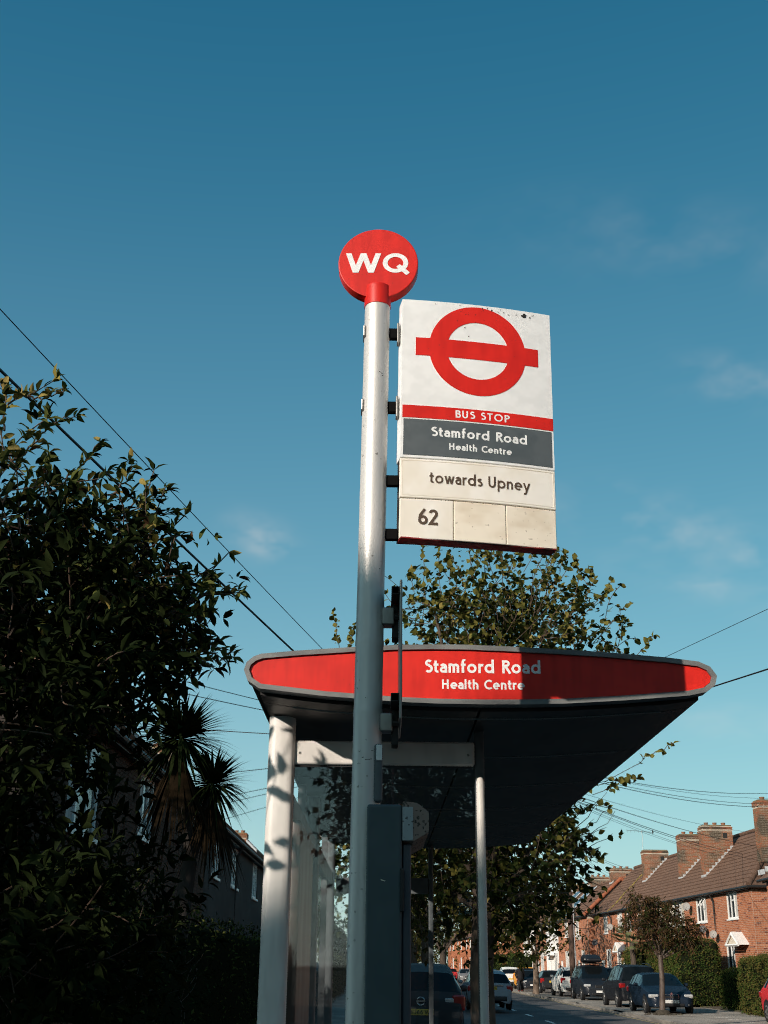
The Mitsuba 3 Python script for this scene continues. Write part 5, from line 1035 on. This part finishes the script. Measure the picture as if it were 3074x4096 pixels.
# --- hedges and fan palm in the far front gardens
r = np.random.default_rng(15)
hedge('privet_hedge', 'tall rounded privet hedge beneath the brick houses, left of the lower window', 14.3, 61.2, (0, 1), 4.4, 1.0, .05, 2.85, r, 420, .085, ['leaf_privet', 'leaf_privet_olive'], [.75, .25], round_=.7, lump=.16)
hedge('privet_hedge', 'lower privet hedge nearest the right edge of the picture', 14.6, 46.6, (0, 1), 2.7, .95, .0, 2.05, r, 520, .07, ['leaf_privet', 'leaf_privet_olive'], [.5, .5], round_=.4, lump=.16)
hedge('privet_hedge', 'small shaded privet hedge set back between the two larger hedges', 15.0, 51.6, (0, 1), 2.4, .8, .0, 1.6, r, 420, .07, ['leaf_privet', 'leaf_privet_olive'], [.8, .2], round_=.4, lump=.2)
hedge('privet_hedge', 'bushy olive-green hedge behind the dark people carrier', 14.0, 67.0, (0, 1), 2.6, .9, .0, 2.6, r, 300, .10, ['leaf_privet_olive', 'leaf_privet'], [.6, .4], round_=.6, lump=.4)
hedge('garden_hedge', 'dark far hedge under the trees at the end of the street', 12.8, 125, (0, 1), 14, 1.2, 0, 2.6, r, 40, .18, ['leaf_dark', 'leaf_privet'], [.6, .4], lump=.4)
fpm = thing('fan_palm', 'fan palm with bristling fronds between the small tree and the brick house', 'palm'); c0_ = atX(2200 + 625 * .5265, 3100 + 1275 * .5265, 12.6)
put(fpm, 'trunk', MB().tube([[c0_[0], c0_[1], 0], [c0_[0] + .05, c0_[1], c0_[2] * .5], c0_], [.17, .14, .13], 10), 'mat_bark')
for k in range(26):
    az = r.uniform(0, 6.283); el = r.uniform(-.35, 1.1); d = np.array([math.cos(az) * math.cos(el), math.sin(az) * math.cos(el), math.sin(el)]); e = c0_ + d * r.uniform(.45, .8); s = unit(np.cross(d, [0, 0, 1.])); u2 = np.cross(s, d); f = MB().tube([c0_, e], .012, 4)
    for j in range(15): a = -1.35 + j * .193; dd = unit(d * math.cos(a) + s * math.sin(a) + u2 * .1); V, F = blade(e, dd, r.uniform(.5, .72), .036, .14); f.raw(V, F)
    put(fpm, 'frond', f, 'leaf_palm', True)
# ------------------------------------------------------------------ cars
def paint(name, c, cc=1.0): return mat(name, c, .55, .0, .25, clearcoat=cc * .55, clearcoat_gloss=.97)
paint('paint_navy', (.006, .016, .032)); paint('paint_black', (.010, .011, .014)); paint('paint_dark', (.012, .016, .022)); paint('paint_white', (.72, .71, .66)); paint('paint_red', (.50, .025, .03)); paint('paint_silver', (.22, .25, .28)); paint('paint_teal', (.035, .06, .075)); paint('paint_orange', (.62, .27, .03)); paint('paint_blue', (.03, .08, .14)); paint('paint_grey', (.20, .20, .20))
mat('car_glass', (.006, .008, .009), .06, 0, .3); mat('tyre_rubber', (.014, .014, .014), .9); mat('rim_alloy', (.42, .42, .40), .35, .8); mat('lamp_clear', (.55, .55, .53), .12, .2, .9); mat('lamp_red', (.30, .012, .012), .15, 0, .8); mat('chrome', (.6, .6, .6), .15, .95); mat('plate_white', (.72, .72, .68), .5); mat('plate_yellow', (.62, .42, .05), .5); mat('plate_print', (.01, .01, .01), .6)
KINDS_ = {  # y (front 0), belt height, roof height, half width
 'hatch': [(0, .50, .50, .60), (.06, .62, .62, .74), (.30, .74, .74, .84), (.75, .84, .85, .88), (1.25, .93, .96, .89), (2.00, .96, 1.37, .89), (2.5, .97, 1.42, .885), (3.2, .99, 1.42, .88), (3.75, 1.02, 1.36, .86), (4.15, .98, 1.0, .82), (4.27, .72, .72, .78), (4.30, .5, .5, .7)],
 'mpv': [(0, .55, .55, .64), (.06, .70, .70, .78), (.30, .86, .86, .88), (.70, .96, .98, .92), (1.05, 1.03, 1.06, .93), (1.95, 1.06, 1.66, .93), (2.6, 1.07, 1.73, .92), (3.6, 1.09, 1.72, .92), (4.40, 1.11, 1.64, .90), (4.68, 1.05, 1.08, .87), (4.80, .80, .80, .84), (4.84, .5, .5, .76)],
 'suv': [(0, .58, .58, .66), (.06, .74, .74, .80), (.30, .92, .92, .90), (.80, 1.0, 1.02, .93), (1.25, 1.05, 1.08, .94), (1.95, 1.08, 1.54, .93), (2.6, 1.10, 1.62, .92), (3.4, 1.13, 1.58, .90), (4.05, 1.16, 1.45, .86), (4.42, 1.06, 1.10, .84), (4.52, .85, .85, .82), (4.55, .55, .55, .75)],
 'mini': [(0, .52, .52, .58), (.06, .66, .66, .74), (.25, .80, .80, .82), (.65, .88, .90, .84), (1.05, .93, .96, .84), (1.55, .95, 1.36, .83), (2.1, .96, 1.42, .83), (2.7, .98, 1.42, .82), (3.2, 1.0, 1.36, .80), (3.42, .95, .98, .78), (3.52, .70, .70, .76), (3.55, .5, .5, .68)],
 'estate': [(0, .50, .50, .62), (.06, .62, .62, .76), (.30, .74, .74, .86), (.95, .86, .88, .90), (1.45, .93, .96, .90), (2.2, .96, 1.38, .90), (2.8, .98, 1.46, .89), (3.9, 1.0, 1.42, .88), (4.45, 1.02, 1.32, .86), (4.72, .96, .99, .84), (4.82, .72, .72, .82), (4.85, .5, .5, .74)]}
def car(kind, label, cx, y_near, facing, pcol, group='cars parked on the far pavement', plate=None, plate_col=None, rails=False, detail=2, head_scale=1.0, tail=None):
    """facing 'us': the front is at y_near; 'away': the rear is."""
    h = thing('parked_car', label, 'car', group); K = np.array(KINDS_[kind]); L = K[-1, 0]
    ys = np.unique(np.concatenate([K[:, 0], np.arange(.15, L, .16)])); belt, roof, hw = (np.interp(ys, K[:, 0], K[:, i]) for i in (1, 2, 3)); zb = .24 if kind not in ('suv', 'mpv') else .27
    sgn = 1 if facing == 'us' else -1
    def W(p):
        p = np.asarray(p, float); q = p.copy(); q[..., 0] = cx + sgn * p[..., 0]; q[..., 1] = y_near + (p[..., 1] if facing == 'us' else L - p[..., 1]); q[..., 2] = p[..., 2]; return q
    n = len(ys); rows = []
    gh = np.clip((roof - belt) / .4, 0, 1)
    z2 = belt * .70 + .05
    R = [(hw * .90, np.full(n, zb)), (hw * .99, np.full(n, zb + .16)), (hw * 1.0, z2), (hw * .985, belt - .04), (hw * (.955 - .0 * gh), belt + .005), (hw * (.93 - .20 * gh), np.maximum(belt + .012, roof - .055)), (hw * (.80 - .18 * gh), np.maximum(belt + .02, roof - .012)), (hw * .40, np.maximum(belt + .028, roof + .004)), (hw * 0, np.maximum(belt + .030, roof + .010))]
    H = np.stack([np.stack([x, ys, z], 1) for x, z in R], 1)                  # (n, 9, 3) the +x half
    G = np.concatenate([H, H[:, -2::-1] * [-1, 1, 1]], 1); m_ = G.shape[1]     # full section
    V = W(G.reshape(-1, 3)); body, glass = [], {}
    i_w0, i_w1 = np.searchsorted(ys, [K[4, 0] - .001, K[5, 0] - .001]); i_r0, i_r1 = np.searchsorted(ys, [K[8, 0] - .001, K[9, 0] - .001])
    pill = [K[5, 0] + .42 * (K[8, 0] - K[5, 0]), K[5, 0] + .80 * (K[8, 0] - K[5, 0])]
    for i in range(n - 1):
        ym = (ys[i] + ys[i + 1]) / 2
        for j in range(m_ - 1):
            f = [i * m_ + j, i * m_ + j + 1, (i + 1) * m_ + j + 1, (i + 1) * m_ + j]; jj = min(j, m_ - 2 - j); tgt = None
            if i_w0 <= i < i_w1 and jj >= 5: tgt = 'windscreen'
            elif i_r0 <= i < i_r1 and jj >= 5: tgt = 'rear_window'
            elif jj == 4 and K[4, 0] + .28 < ym < K[8, 0] + .15 and min(abs(ym - p) for p in pill) > .07: tgt = 'side_window'
            if tgt: glass.setdefault((tgt, (j < m_ / 2 if tgt == 'side_window' else 0), (sum(ym > p for p in pill) if tgt == 'side_window' else 0)), []).append(f)
            else: body.append(f)
    mb = MB().raw(V, body); c0, c1 = V[:m_], V[-m_:]
    for e, ring in ((0, c0), (1, c1)): mb.raw(np.vstack([ring, ring.mean(0)]), [[j, j + 1, m_] for j in range(m_ - 1)])
    mb.quad(*W([[-hw.max() * .88, .1, zb + .01], [hw.max() * .88, .1, zb + .01], [hw.max() * .88, L - .1, zb + .01], [-hw.max() * .88, L - .1, zb + .01]]))
    put(h, 'body', mb, pcol, 42)
    for (nm, *_), fs in glass.items(): put(h, nm, MB().raw(V, fs), 'car_glass', 42)
    wb = (.175 * L, .80 * L); rw = .31 if kind != 'mini' else .29; rw = .34 if kind in ('suv', 'mpv') else rw; hwm = np.interp(wb, ys, hw)
    for k, y in enumerate(wb):
        for s in (-1, 1):
            x = s * (hwm[k] * 1.0); a = W([x * .80, y, rw]); b = W([x + s * .012, y, rw]); d = b - a
            wh = put(h, 'wheel', MB().tube([a, a + d * .93, b], [rw, rw, rw * .95], 26), 'tyre_rubber', 40)
            put(wh, 'arch', MB().tube([W([x * .9, y, rw + .02]), W([x + s * .004, y, rw + .02])], rw * 1.14, 26), 'mat_black', 40)
            rm = MB().tube([b - d * .05, b + d * .02], [rw * .66, rw * .64], 22)
            put(wh, 'rim', rm, 'rim_alloy', 30)
            sp = MB()
            for q in range(5): a_ = q * 1.2566; sp.tube([b + d * .03 + np.array([0, math.cos(a_ + .6) * rw * .40, math.sin(a_ + .6) * rw * .40]), b + d * .045 + np.array([0, math.cos(a_ + .6) * rw * .44, math.sin(a_ + .6) * rw * .44])], rw * .155, 8)
            put(wh, 'rim_openings', sp, 'mat_black', kind='stuff')
    def blob(name, mat_, c, size, rr=.03, sm=40, lab=None): return put(h, name, MB().add(moved(rbox(size, min(rr, min(size) * .45), 10), W(c))), mat_, sm, label=lab)
    zl = K[2, 1] - .13
    for s in (-1, 1):
        blob('headlight', 'lamp_clear', [s * K[2, 3] * .77, .205, zl], (.36 * head_scale, .34, .145), .055)
        blob('tail_light', 'lamp_red', [s * (K[9, 3] * .90), L - .17, K[9, 1] - .17], (.26, .26, .30 if kind in ('suv', 'mini') else .22), .05)
        blob('mirror', pcol, [s * (K[4, 3] + .09), K[4, 0] + .50, K[4, 1] + .07], (.17, .10, .13), .045)
        blob('fog_light', 'lamp_clear', [s * K[1, 3] * .80, .07, .32], (.11, .10, .08), .03)
    gr_ = blob('grille', 'mat_black', [0, .07, zl - .06], (.62, .12, .17), .04); blob('air_intake', 'mat_black', [0, .045, .31], (.95, .12, .13), .04)
    blob('rear_bumper', 'mat_black', [0, L - .04, .42], (1.3, .12, .20), .05)
    yp = -.012 if facing == 'us' else L + .004; zp = .43 if facing == 'us' else (.72 if kind in ('suv', 'mini') else .80)
    yp = -.03 if facing == 'us' else L - np.interp(zp, [.5, .72, 1.0], [0, .02, .12])+ .02
    pk = blob('number_plate', plate_col or ('plate_white' if facing == 'us' else 'plate_yellow'), [0, yp, zp], (.52, .02, .115), .006)
    if plate:
        tmsh = meshkit.text_mesh(plate, .075, .004, True); v = np.asarray(tmsh.vertices); wd = v[:, 0].max() - v[:, 0].min(); off = -.245 if plate.startswith('W') else .245 - wd
        q = np.stack([off + v[:, 0] - v[:, 0].min(), np.zeros(len(v)), v[:, 1] - .0375], 1); P0 = W([0, yp, zp])
        put(pk, 'plate_lettering', trimesh.Trimesh(np.stack([P0[0] + q[:, 0], P0[1] - .0105 - v[:, 2], P0[2] + q[:, 2]], 1), tmsh.faces, process=False), 'plate_print')
    if rails:
        for s in (-1, 1): put(h, 'roof_rail', MB().tube(W([[s * .60, K[5, 0] + .3, K[6, 2] - .03], [s * .60, K[5, 0] + .5, K[6, 2] + .06], [s * .60, K[7, 0], K[7, 2] + .06], [s * .60, K[8, 0] - .1, K[8, 2] + .0]]), .02, 6), 'mat_black')
    return h, W, K, L
near = 'cars on the near side of the road'
bm, W, K, L = car('hatch', 'dark blue hatchback facing the viewer behind the small street tree, white plate ending 8 YZF', 10.93, 48.3, 'us', 'paint_navy', plate='8 YZF')
for s in (-1, 1):
    c = W([s * .145, .012, .60]); m = MB(); th = np.linspace(0, 2 * np.pi, 17); m.tube(np.stack([c[0] + .125 * np.sign(np.cos(th)) * np.abs(np.cos(th)) ** .7, np.full(17, c[1]), c[2] + .085 * np.sign(np.sin(th)) * np.abs(np.sin(th)) ** .7], 1), .012, 5); put(bm, 'grille_surround', m, 'chrome')
put(bm, 'badge', MB().tube([W([0, .03, .70]), W([0, .01, .70])], .04, 14), 'chrome', 30)
car('mpv', 'black people carrier with roof rails and red tail lamps, nose away, behind the blue hatchback', 11.25, 55.4, 'away', 'paint_black', rails=True)
mp, W, K, L = car('mpv', 'dark people carrier carrying a black roof box', 11.55, 67.2, 'us', 'paint_dark', rails=True)
rb = thing('roof_box', 'glossy black roof box on top of the dark people carrier', 'roof box')
hb_ = tm(hull([((x, y, z), rr) for x, y, z, rr in ((-.30, .0, 0, .10), (.30, .0, 0, .10), (-.30, 1.75, .02, .16), (.30, 1.75, .02, .16), (-.28, .5, .10, .15), (.28, .5, .10, .15), (-.28, 1.6, .13, .16), (.28, 1.6, .13, .16))], 20))
zr_ = K[6, 2] + .26; put(rb, 'shell', trimesh.Trimesh(W(np.asarray(hb_.vertices) + [0, 1.75, zr_]), hb_.faces, process=False), 'paint_black', 50)
put(rb, 'seam_strip', MB().box(W([0, 2.6, zr_ - .02]), [.99, 1.7, .025]), 'mat_black'); put(rb, 'side_mark', MB().box(W([-.46, 1.95, zr_ + .04]), [.03, .22, .03]), 'plate_white')
for y in (2.1, 3.2): put(rb, 'crossbar', MB().tube(W([[-.66, y, zr_ - .16], [.66, y, zr_ - .16]]), .022, 6), 'mat_black')
car('suv', 'white sport utility car with sloping tail, left of the telegraph pole', 11.55, 75.6, 'away', 'paint_white', rails=True)
car('mini', 'small black convertible with upright tail lamps in front of the white sport utility car', 11.5, 85.2, 'away', 'paint_black')
car('mini', 'small black city car with its windscreen towards the viewer, by the sunlit trunk', 10.9, 91.0, 'us', 'paint_dark')
car('suv', 'bright orange car partly behind the sunlit tree trunk', 11.6, 99.0, 'us', 'paint_orange')
car('suv', 'white car behind the walking man in black', 10.7, 104.0, 'away', 'paint_white')
car('hatch', 'teal-blue car half hidden beyond the white car', 9.9, 113.0, 'us', 'paint_blue')
car('suv', 'dark car behind the roof box near the brick house door', 14.0, 74.5, 'us', 'paint_teal', group='cars parked in front gardens')
car('hatch', 'red car cut off by the right edge on the pavement', 13.33, 38.2, 'us', 'paint_red', group='cars parked in front gardens')
qa, W, K, L = car('suv', 'dark sport utility car behind the shelter glass, yellow plate starting WJ66', .82, 25.6, 'away', 'paint_dark', group=near, plate='WJ66 W')
c = W([0, L - .03, .92]); m = MB(); th = np.linspace(0, 2 * np.pi, 25); m.tube(np.stack([c[0] + .075 * np.cos(th), np.full(25, c[1] - .02), c[2] + .075 * np.sin(th)], 1), .010, 6); m.box([c[0], c[1] - .025, c[2]], [.18, .02, .032]); put(qa, 'badge', m, 'chrome', 40)
for s in (-1, 1): put(qa, 'lamp_lens', MB().add(moved(rbox((.24, .05, .09), .02, 8), W([s * .60, L - .07, .93]))), 'lamp_clear', 40)
me, W, K, L = car('estate', 'silver estate car in the lane just right of the thick tree trunk, yellow plate', 4.35, 50.5, 'away', 'paint_silver', group=near, plate=' KWA')
put(me, 'chrome_strip', MB().box(W([0, L - .06, .90]), [1.0, .03, .03]), 'chrome')
for i, (x, y, k, p, lab) in enumerate([(3.2, 74, 'hatch', 'paint_blue', 'pale-roofed blue car ahead in the near lane behind the glass'), (9.9, 128, 'suv', 'paint_silver', 'silver car far off seen through the shelter glass'), (9.6, 140, 'hatch', 'paint_grey', 'grey car far off beyond the silver one through the glass'), (9.2, 165, 'hatch', 'paint_red', 'tiny red car at the far end of the street'), (1.6, 84, 'suv', 'paint_white', 'white car far off on the near kerb behind the glass')]):
    car(k, lab, x, y, 'away' if i != 2 else 'us', p, group='far cars seen through the glass')

# ------------------------------------------------------------------ people
def person(label, base, turn, bones, skin, top, legs, hair, parts):
    h = thing('person', label, 'person'); c, s = math.cos(turn), math.sin(turn); Rz = np.array([[c, -s, 0], [s, c, 0], [0, 0, 1]])
    def body(chains, ref=.03):
        man = manifold3d.Manifold.batch_boolean([hull([(np.array(a), ra), (np.array(b), rb_)]) for a, ra, b, rb_ in chains], manifold3d.OpType.Add); m = tm(man.refine_to_length(ref)); m = trimesh.Trimesh(m.vertices, m.faces); trimesh.smoothing.filter_taubin(m, iterations=6); return trimesh.Trimesh(np.asarray(m.vertices) @ Rz.T + base, m.faces, process=False)
    for nm, mt, ch in parts: put(h, nm, body(ch), mt, True)
    return h
mat('cloth_black', (.010, .010, .011), .9); mat('cloth_charcoal', (.022, .022, .024), .9); mat('cloth_pale', (.42, .46, .52), .9); mat('skin_tone', (.36, .20, .14), .6); mat('hair_grey', (.35, .33, .31), .8); mat('shoe_red', (.15, .03, .02), .7)
person('man in black hooded coat and dark trousers walking along the far kerb', np.array([9.95, 91.0, .0]), .15, None, None, None, None, None, [
  ('legs', 'cloth_charcoal', [((-.10, 0, .90), .12, (-.12, -.10, .50), .085), ((-.12, -.10, .50), .085, (-.13, .02, .10), .06), ((.10, 0, .90), .12, (.12, .10, .50), .085), ((.12, .10, .50), .085, (.14, .24, .14), .06)]),
  ('shoes', 'shoe_red', [((-.13, .03, .05), .05, (-.14, -.14, .04), .045), ((.14, .26, .10), .05, (.15, .10, .05), .045)]),
  ('coat', 'cloth_black', [((-.16, 0, 1.38), .12, (.16, 0, 1.38), .12), ((0, 0, 1.3), .21, (0, 0, .88), .23), ((-.22, 0, 1.38), .09, (-.30, .05, 1.08), .07), ((-.30, .05, 1.08), .07, (-.27, -.12, .88), .055), ((.22, 0, 1.38), .09, (.30, .08, 1.08), .07), ((.30, .08, 1.08), .07, (.28, .16, .84), .055), ((0, 0, 1.45), .10, (0, -.01, 1.55), .10)]),
  ('head', 'skin_tone', [((0, -.03, 1.60), .085, (0, -.04, 1.68), .095), ((0, -.13, 1.62), .02, (0, -.12, 1.66), .02)]),
  ('hood', 'cloth_black', [((0, .02, 1.58), .115, (0, .02, 1.70), .115)]),
  ('hands', 'skin_tone', [((-.27, -.13, .84), .045, (-.27, -.15, .77), .035), ((.28, .17, .80), .045, (.28, .18, .73), .035), ((-.25, -.13, .82), .018, (-.22, -.16, .77), .014), ((.26, .16, .78), .018, (.24, .13, .74), .014)])])
wp = at(2238, 3850, 86.0)
person('grey-haired person in a pale blue top standing by the houses above the white car', np.array([wp[0], 86.0, .05]), .9, None, None, None, None, None, [
  ('legs', 'cloth_charcoal', [((-.10, 0, .90), .12, (-.10, 0, .48), .085), ((-.10, 0, .48), .085, (-.10, 0, .08), .06), ((.10, 0, .90), .12, (.11, 0, .48), .085), ((.11, 0, .48), .085, (.11, 0, .08), .06)]),
  ('top', 'cloth_pale', [((-.16, 0, 1.38), .11, (.16, 0, 1.38), .11), ((0, 0, 1.3), .19, (0, 0, .95), .19), ((-.22, 0, 1.36), .08, (-.28, .02, 1.05), .06), ((.22, 0, 1.36), .08, (.28, .02, 1.05), .06), ((-.28, .02, 1.05), .06, (-.25, -.12, .85), .05), ((.28, .02, 1.05), .06, (.25, -.12, .85), .05)]),
  ('head', 'skin_tone', [((0, 0, 1.45), .06, (0, 0, 1.55), .06), ((0, -.02, 1.60), .088, (0, -.02, 1.68), .098), ((0, -.12, 1.62), .02, (0, -.11, 1.66), .02)]),
  ('hair', 'hair_grey', [((0, .02, 1.66), .105, (0, .01, 1.72), .10)])])

# ------------------------------------------------------------------ telegraph poles, lamp post and wires
mat('mat_pole_wood', tone((.10, .06, .042), (.065, .04, .03), 20, 20, 2), .9); mat('mat_wire', (.012, .012, .013), .6)
b1 = np.array([11.03, 73.3, 0]); t1 = b1 + [.0, 0, 8.6]
tp = thing('telegraph_pole', 'brown wooden telegraph pole among the parked cars on the far pavement', 'telegraph pole'); put(tp, 'shaft', MB().tube([b1, (b1 + t1) / 2, t1], [.165, .15, .12], 14), 'mat_pole_wood', 40); put(tp, 'cap', MB().tube([t1, t1 + [0, 0, .06]], [.14, .10], 12), 'mat_lead')
b2 = np.array([2.3, 30.0, 0]); t2 = at(1905, 2985, 30.0)
tp2 = thing('telegraph_pole', 'wooden telegraph pole hidden behind the shelter roof where the wires meet', 'telegraph pole'); b2[0] = t2[0]; put(tp2, 'shaft', MB().tube([b2, t2 + [0, 0, .15]], [.15, .11], 12), 'mat_pole_wood', 40)
for k in range(4): put(tp2, 'step_iron', MB().tube([b2 + [0, 0, 3 + k * .5], b2 + [.25 * (1 if k % 2 else -1), 0, 3 + k * .5]], .012, 5), 'mat_steel')
lp = thing('signpost', 'thin pale post standing right beside the brown telegraph pole', 'post'); q = atX(2312, 3990, 11.25); put(lp, 'shaft', MB().tube([[11.3, 74.0, 0], [11.3, 74.0, 4.9]], .055, 10), 'mat_lead', 40)
put(lp, 'sign_plate', MB().add(moved(rbox((.06, .55, .75), .01), [11.36, 74.3, 4.75])), 'mat_dish', 30)
def wire(a, b, r, sag, label, group):
    w = thing('overhead_wire', label, 'wire', group); t = np.linspace(0, 1, 28)[:, None]; p = np.asarray(a) + (np.asarray(b) - np.asarray(a)) * t; p[:, 2] -= (4 * t * (1 - t))[:, 0] * sag; put(w, 'strand', MB().tube(p, r, 5, cap=False), 'mat_wire', 50)
hub = t2; hub_low = at(1905, 3262, 30.0)
A, Bq = at(0, 1470, 7.0), at(1100, 2520, 24.0)
def through(px0, py0, Y0): return at(px0, py0, Y0)
wire(hub_low, at(-420, 1070, 8.5), .015, .12, 'thick black cable crossing the upper left sky', 'overhead wires')
wire(hub_low + [0, 0, .3], at(-300, 915, 9.0), .006, .10, 'thin wire above the thick cable in the upper left sky', 'overhead wires')
for (px, py, Y, r_, sag, lab) in [(420, 2640, 22, .008, .10, 'wire from the left houses, upper of the two sagging ones'), (500, 2720, 24, .009, .10, 'wire from the left houses, lower of the two sagging ones'),
    (560, 2905, 36, .012, .0, 'nearly level wire left of the corner post'), (700, 3115, 46, .012, .0, 'wire rising to the corner post, highest of the rising ones'), (640, 3240, 42, .010, .0, 'wire rising to the corner post, second of the rising ones'), (700, 3260, 46, .010, .0, 'wire rising to the corner post, third of the rising ones'), (650, 3350, 60, .010, .0, 'wire over the left roof, lowest of the rising ones')]:
    wire(hub, at(px, py, Y), r_, sag, lab, 'wires to the houses on the left')
wire(hub, at(3300, 2330, 16.0), .005, .0, 'thin wire climbing right above the shelter roof tip', 'overhead wires')
wire(hub - [0, 0, .4], at(3300, 2605, 12.0), .010, .0, 'thick cable leaving the right tip of the shelter roof', 'overhead wires')
for (px, py, Y, r_, sag, lab) in [(3200, 3165, 52, .016, .5, 'uppermost wire in the right-hand sky bundle'), (3200, 3190, 54, .010, .45, 'second wire of the right-hand sky bundle'), (3200, 3212, 55, .014, .5, 'third wire of the right-hand sky bundle'), (3200, 3222, 56, .018, .55, 'lowest and thickest wire of the right-hand sky bundle')]:
    wire(hub, at(px, py, Y), r_ * .6, sag, lab, 'wires to the houses on the right')
for (px, py, Y, r_, sag, lab) in [(3090, 3395, 58, .018, .3, 'wire ending at the corner house roof'), (3050, 3335, 60, .010, .3, 'thin wire passing above the tall right chimney foot'), (3080, 3450, 58, .014, .35, 'wire slanting past the triple-pot chimney to the corner eaves'), (2990, 3420, 62, .018, .3, 'thick wire slanting down across the tiled roof'), (2960, 3440, 63, .010, .3, 'lower thin wire across the tiled roof'), (2860, 3415, 66, .010, .3, 'lowest wire across the tiled roof')]:
    wire(hub + [.0, 0, -.3], at(px, py, Y), r_ * .6, sag, lab, 'wires to the houses on the right')
for (px, py, Y, r_, lab) in [(2580, 3490, 84, .016, 'wire from the wooden pole to the mossy chimney, upper'), (2570, 3500, 84, .014, 'wire from the wooden pole to the mossy chimney, lower'), (2450, 3500, 92, .012, 'wire from the wooden pole to the gable chimney, upper'), (2445, 3510, 92, .012, 'wire from the wooden pole to the gable chimney, lower'), (2430, 3560, 92, .010, 'faint wire from the wooden pole to the gable roof')]:
    wire(t1, at(px, py, Y), r_ * .7, .25, lab, 'wires from the wooden pole')
for (px, py, Y, lab) in [(2420, 3620, 88, 'loose black wire from the pole to the eaves, upper'), (2400, 3690, 88, 'loose black wire from the pole to the eaves, lower')]:
    wire(b1 + [0, 0, 4.9 if 'upper' in lab else 3.9], at(px, py, Y), .018, .3, lab, 'wires from the wooden pole')
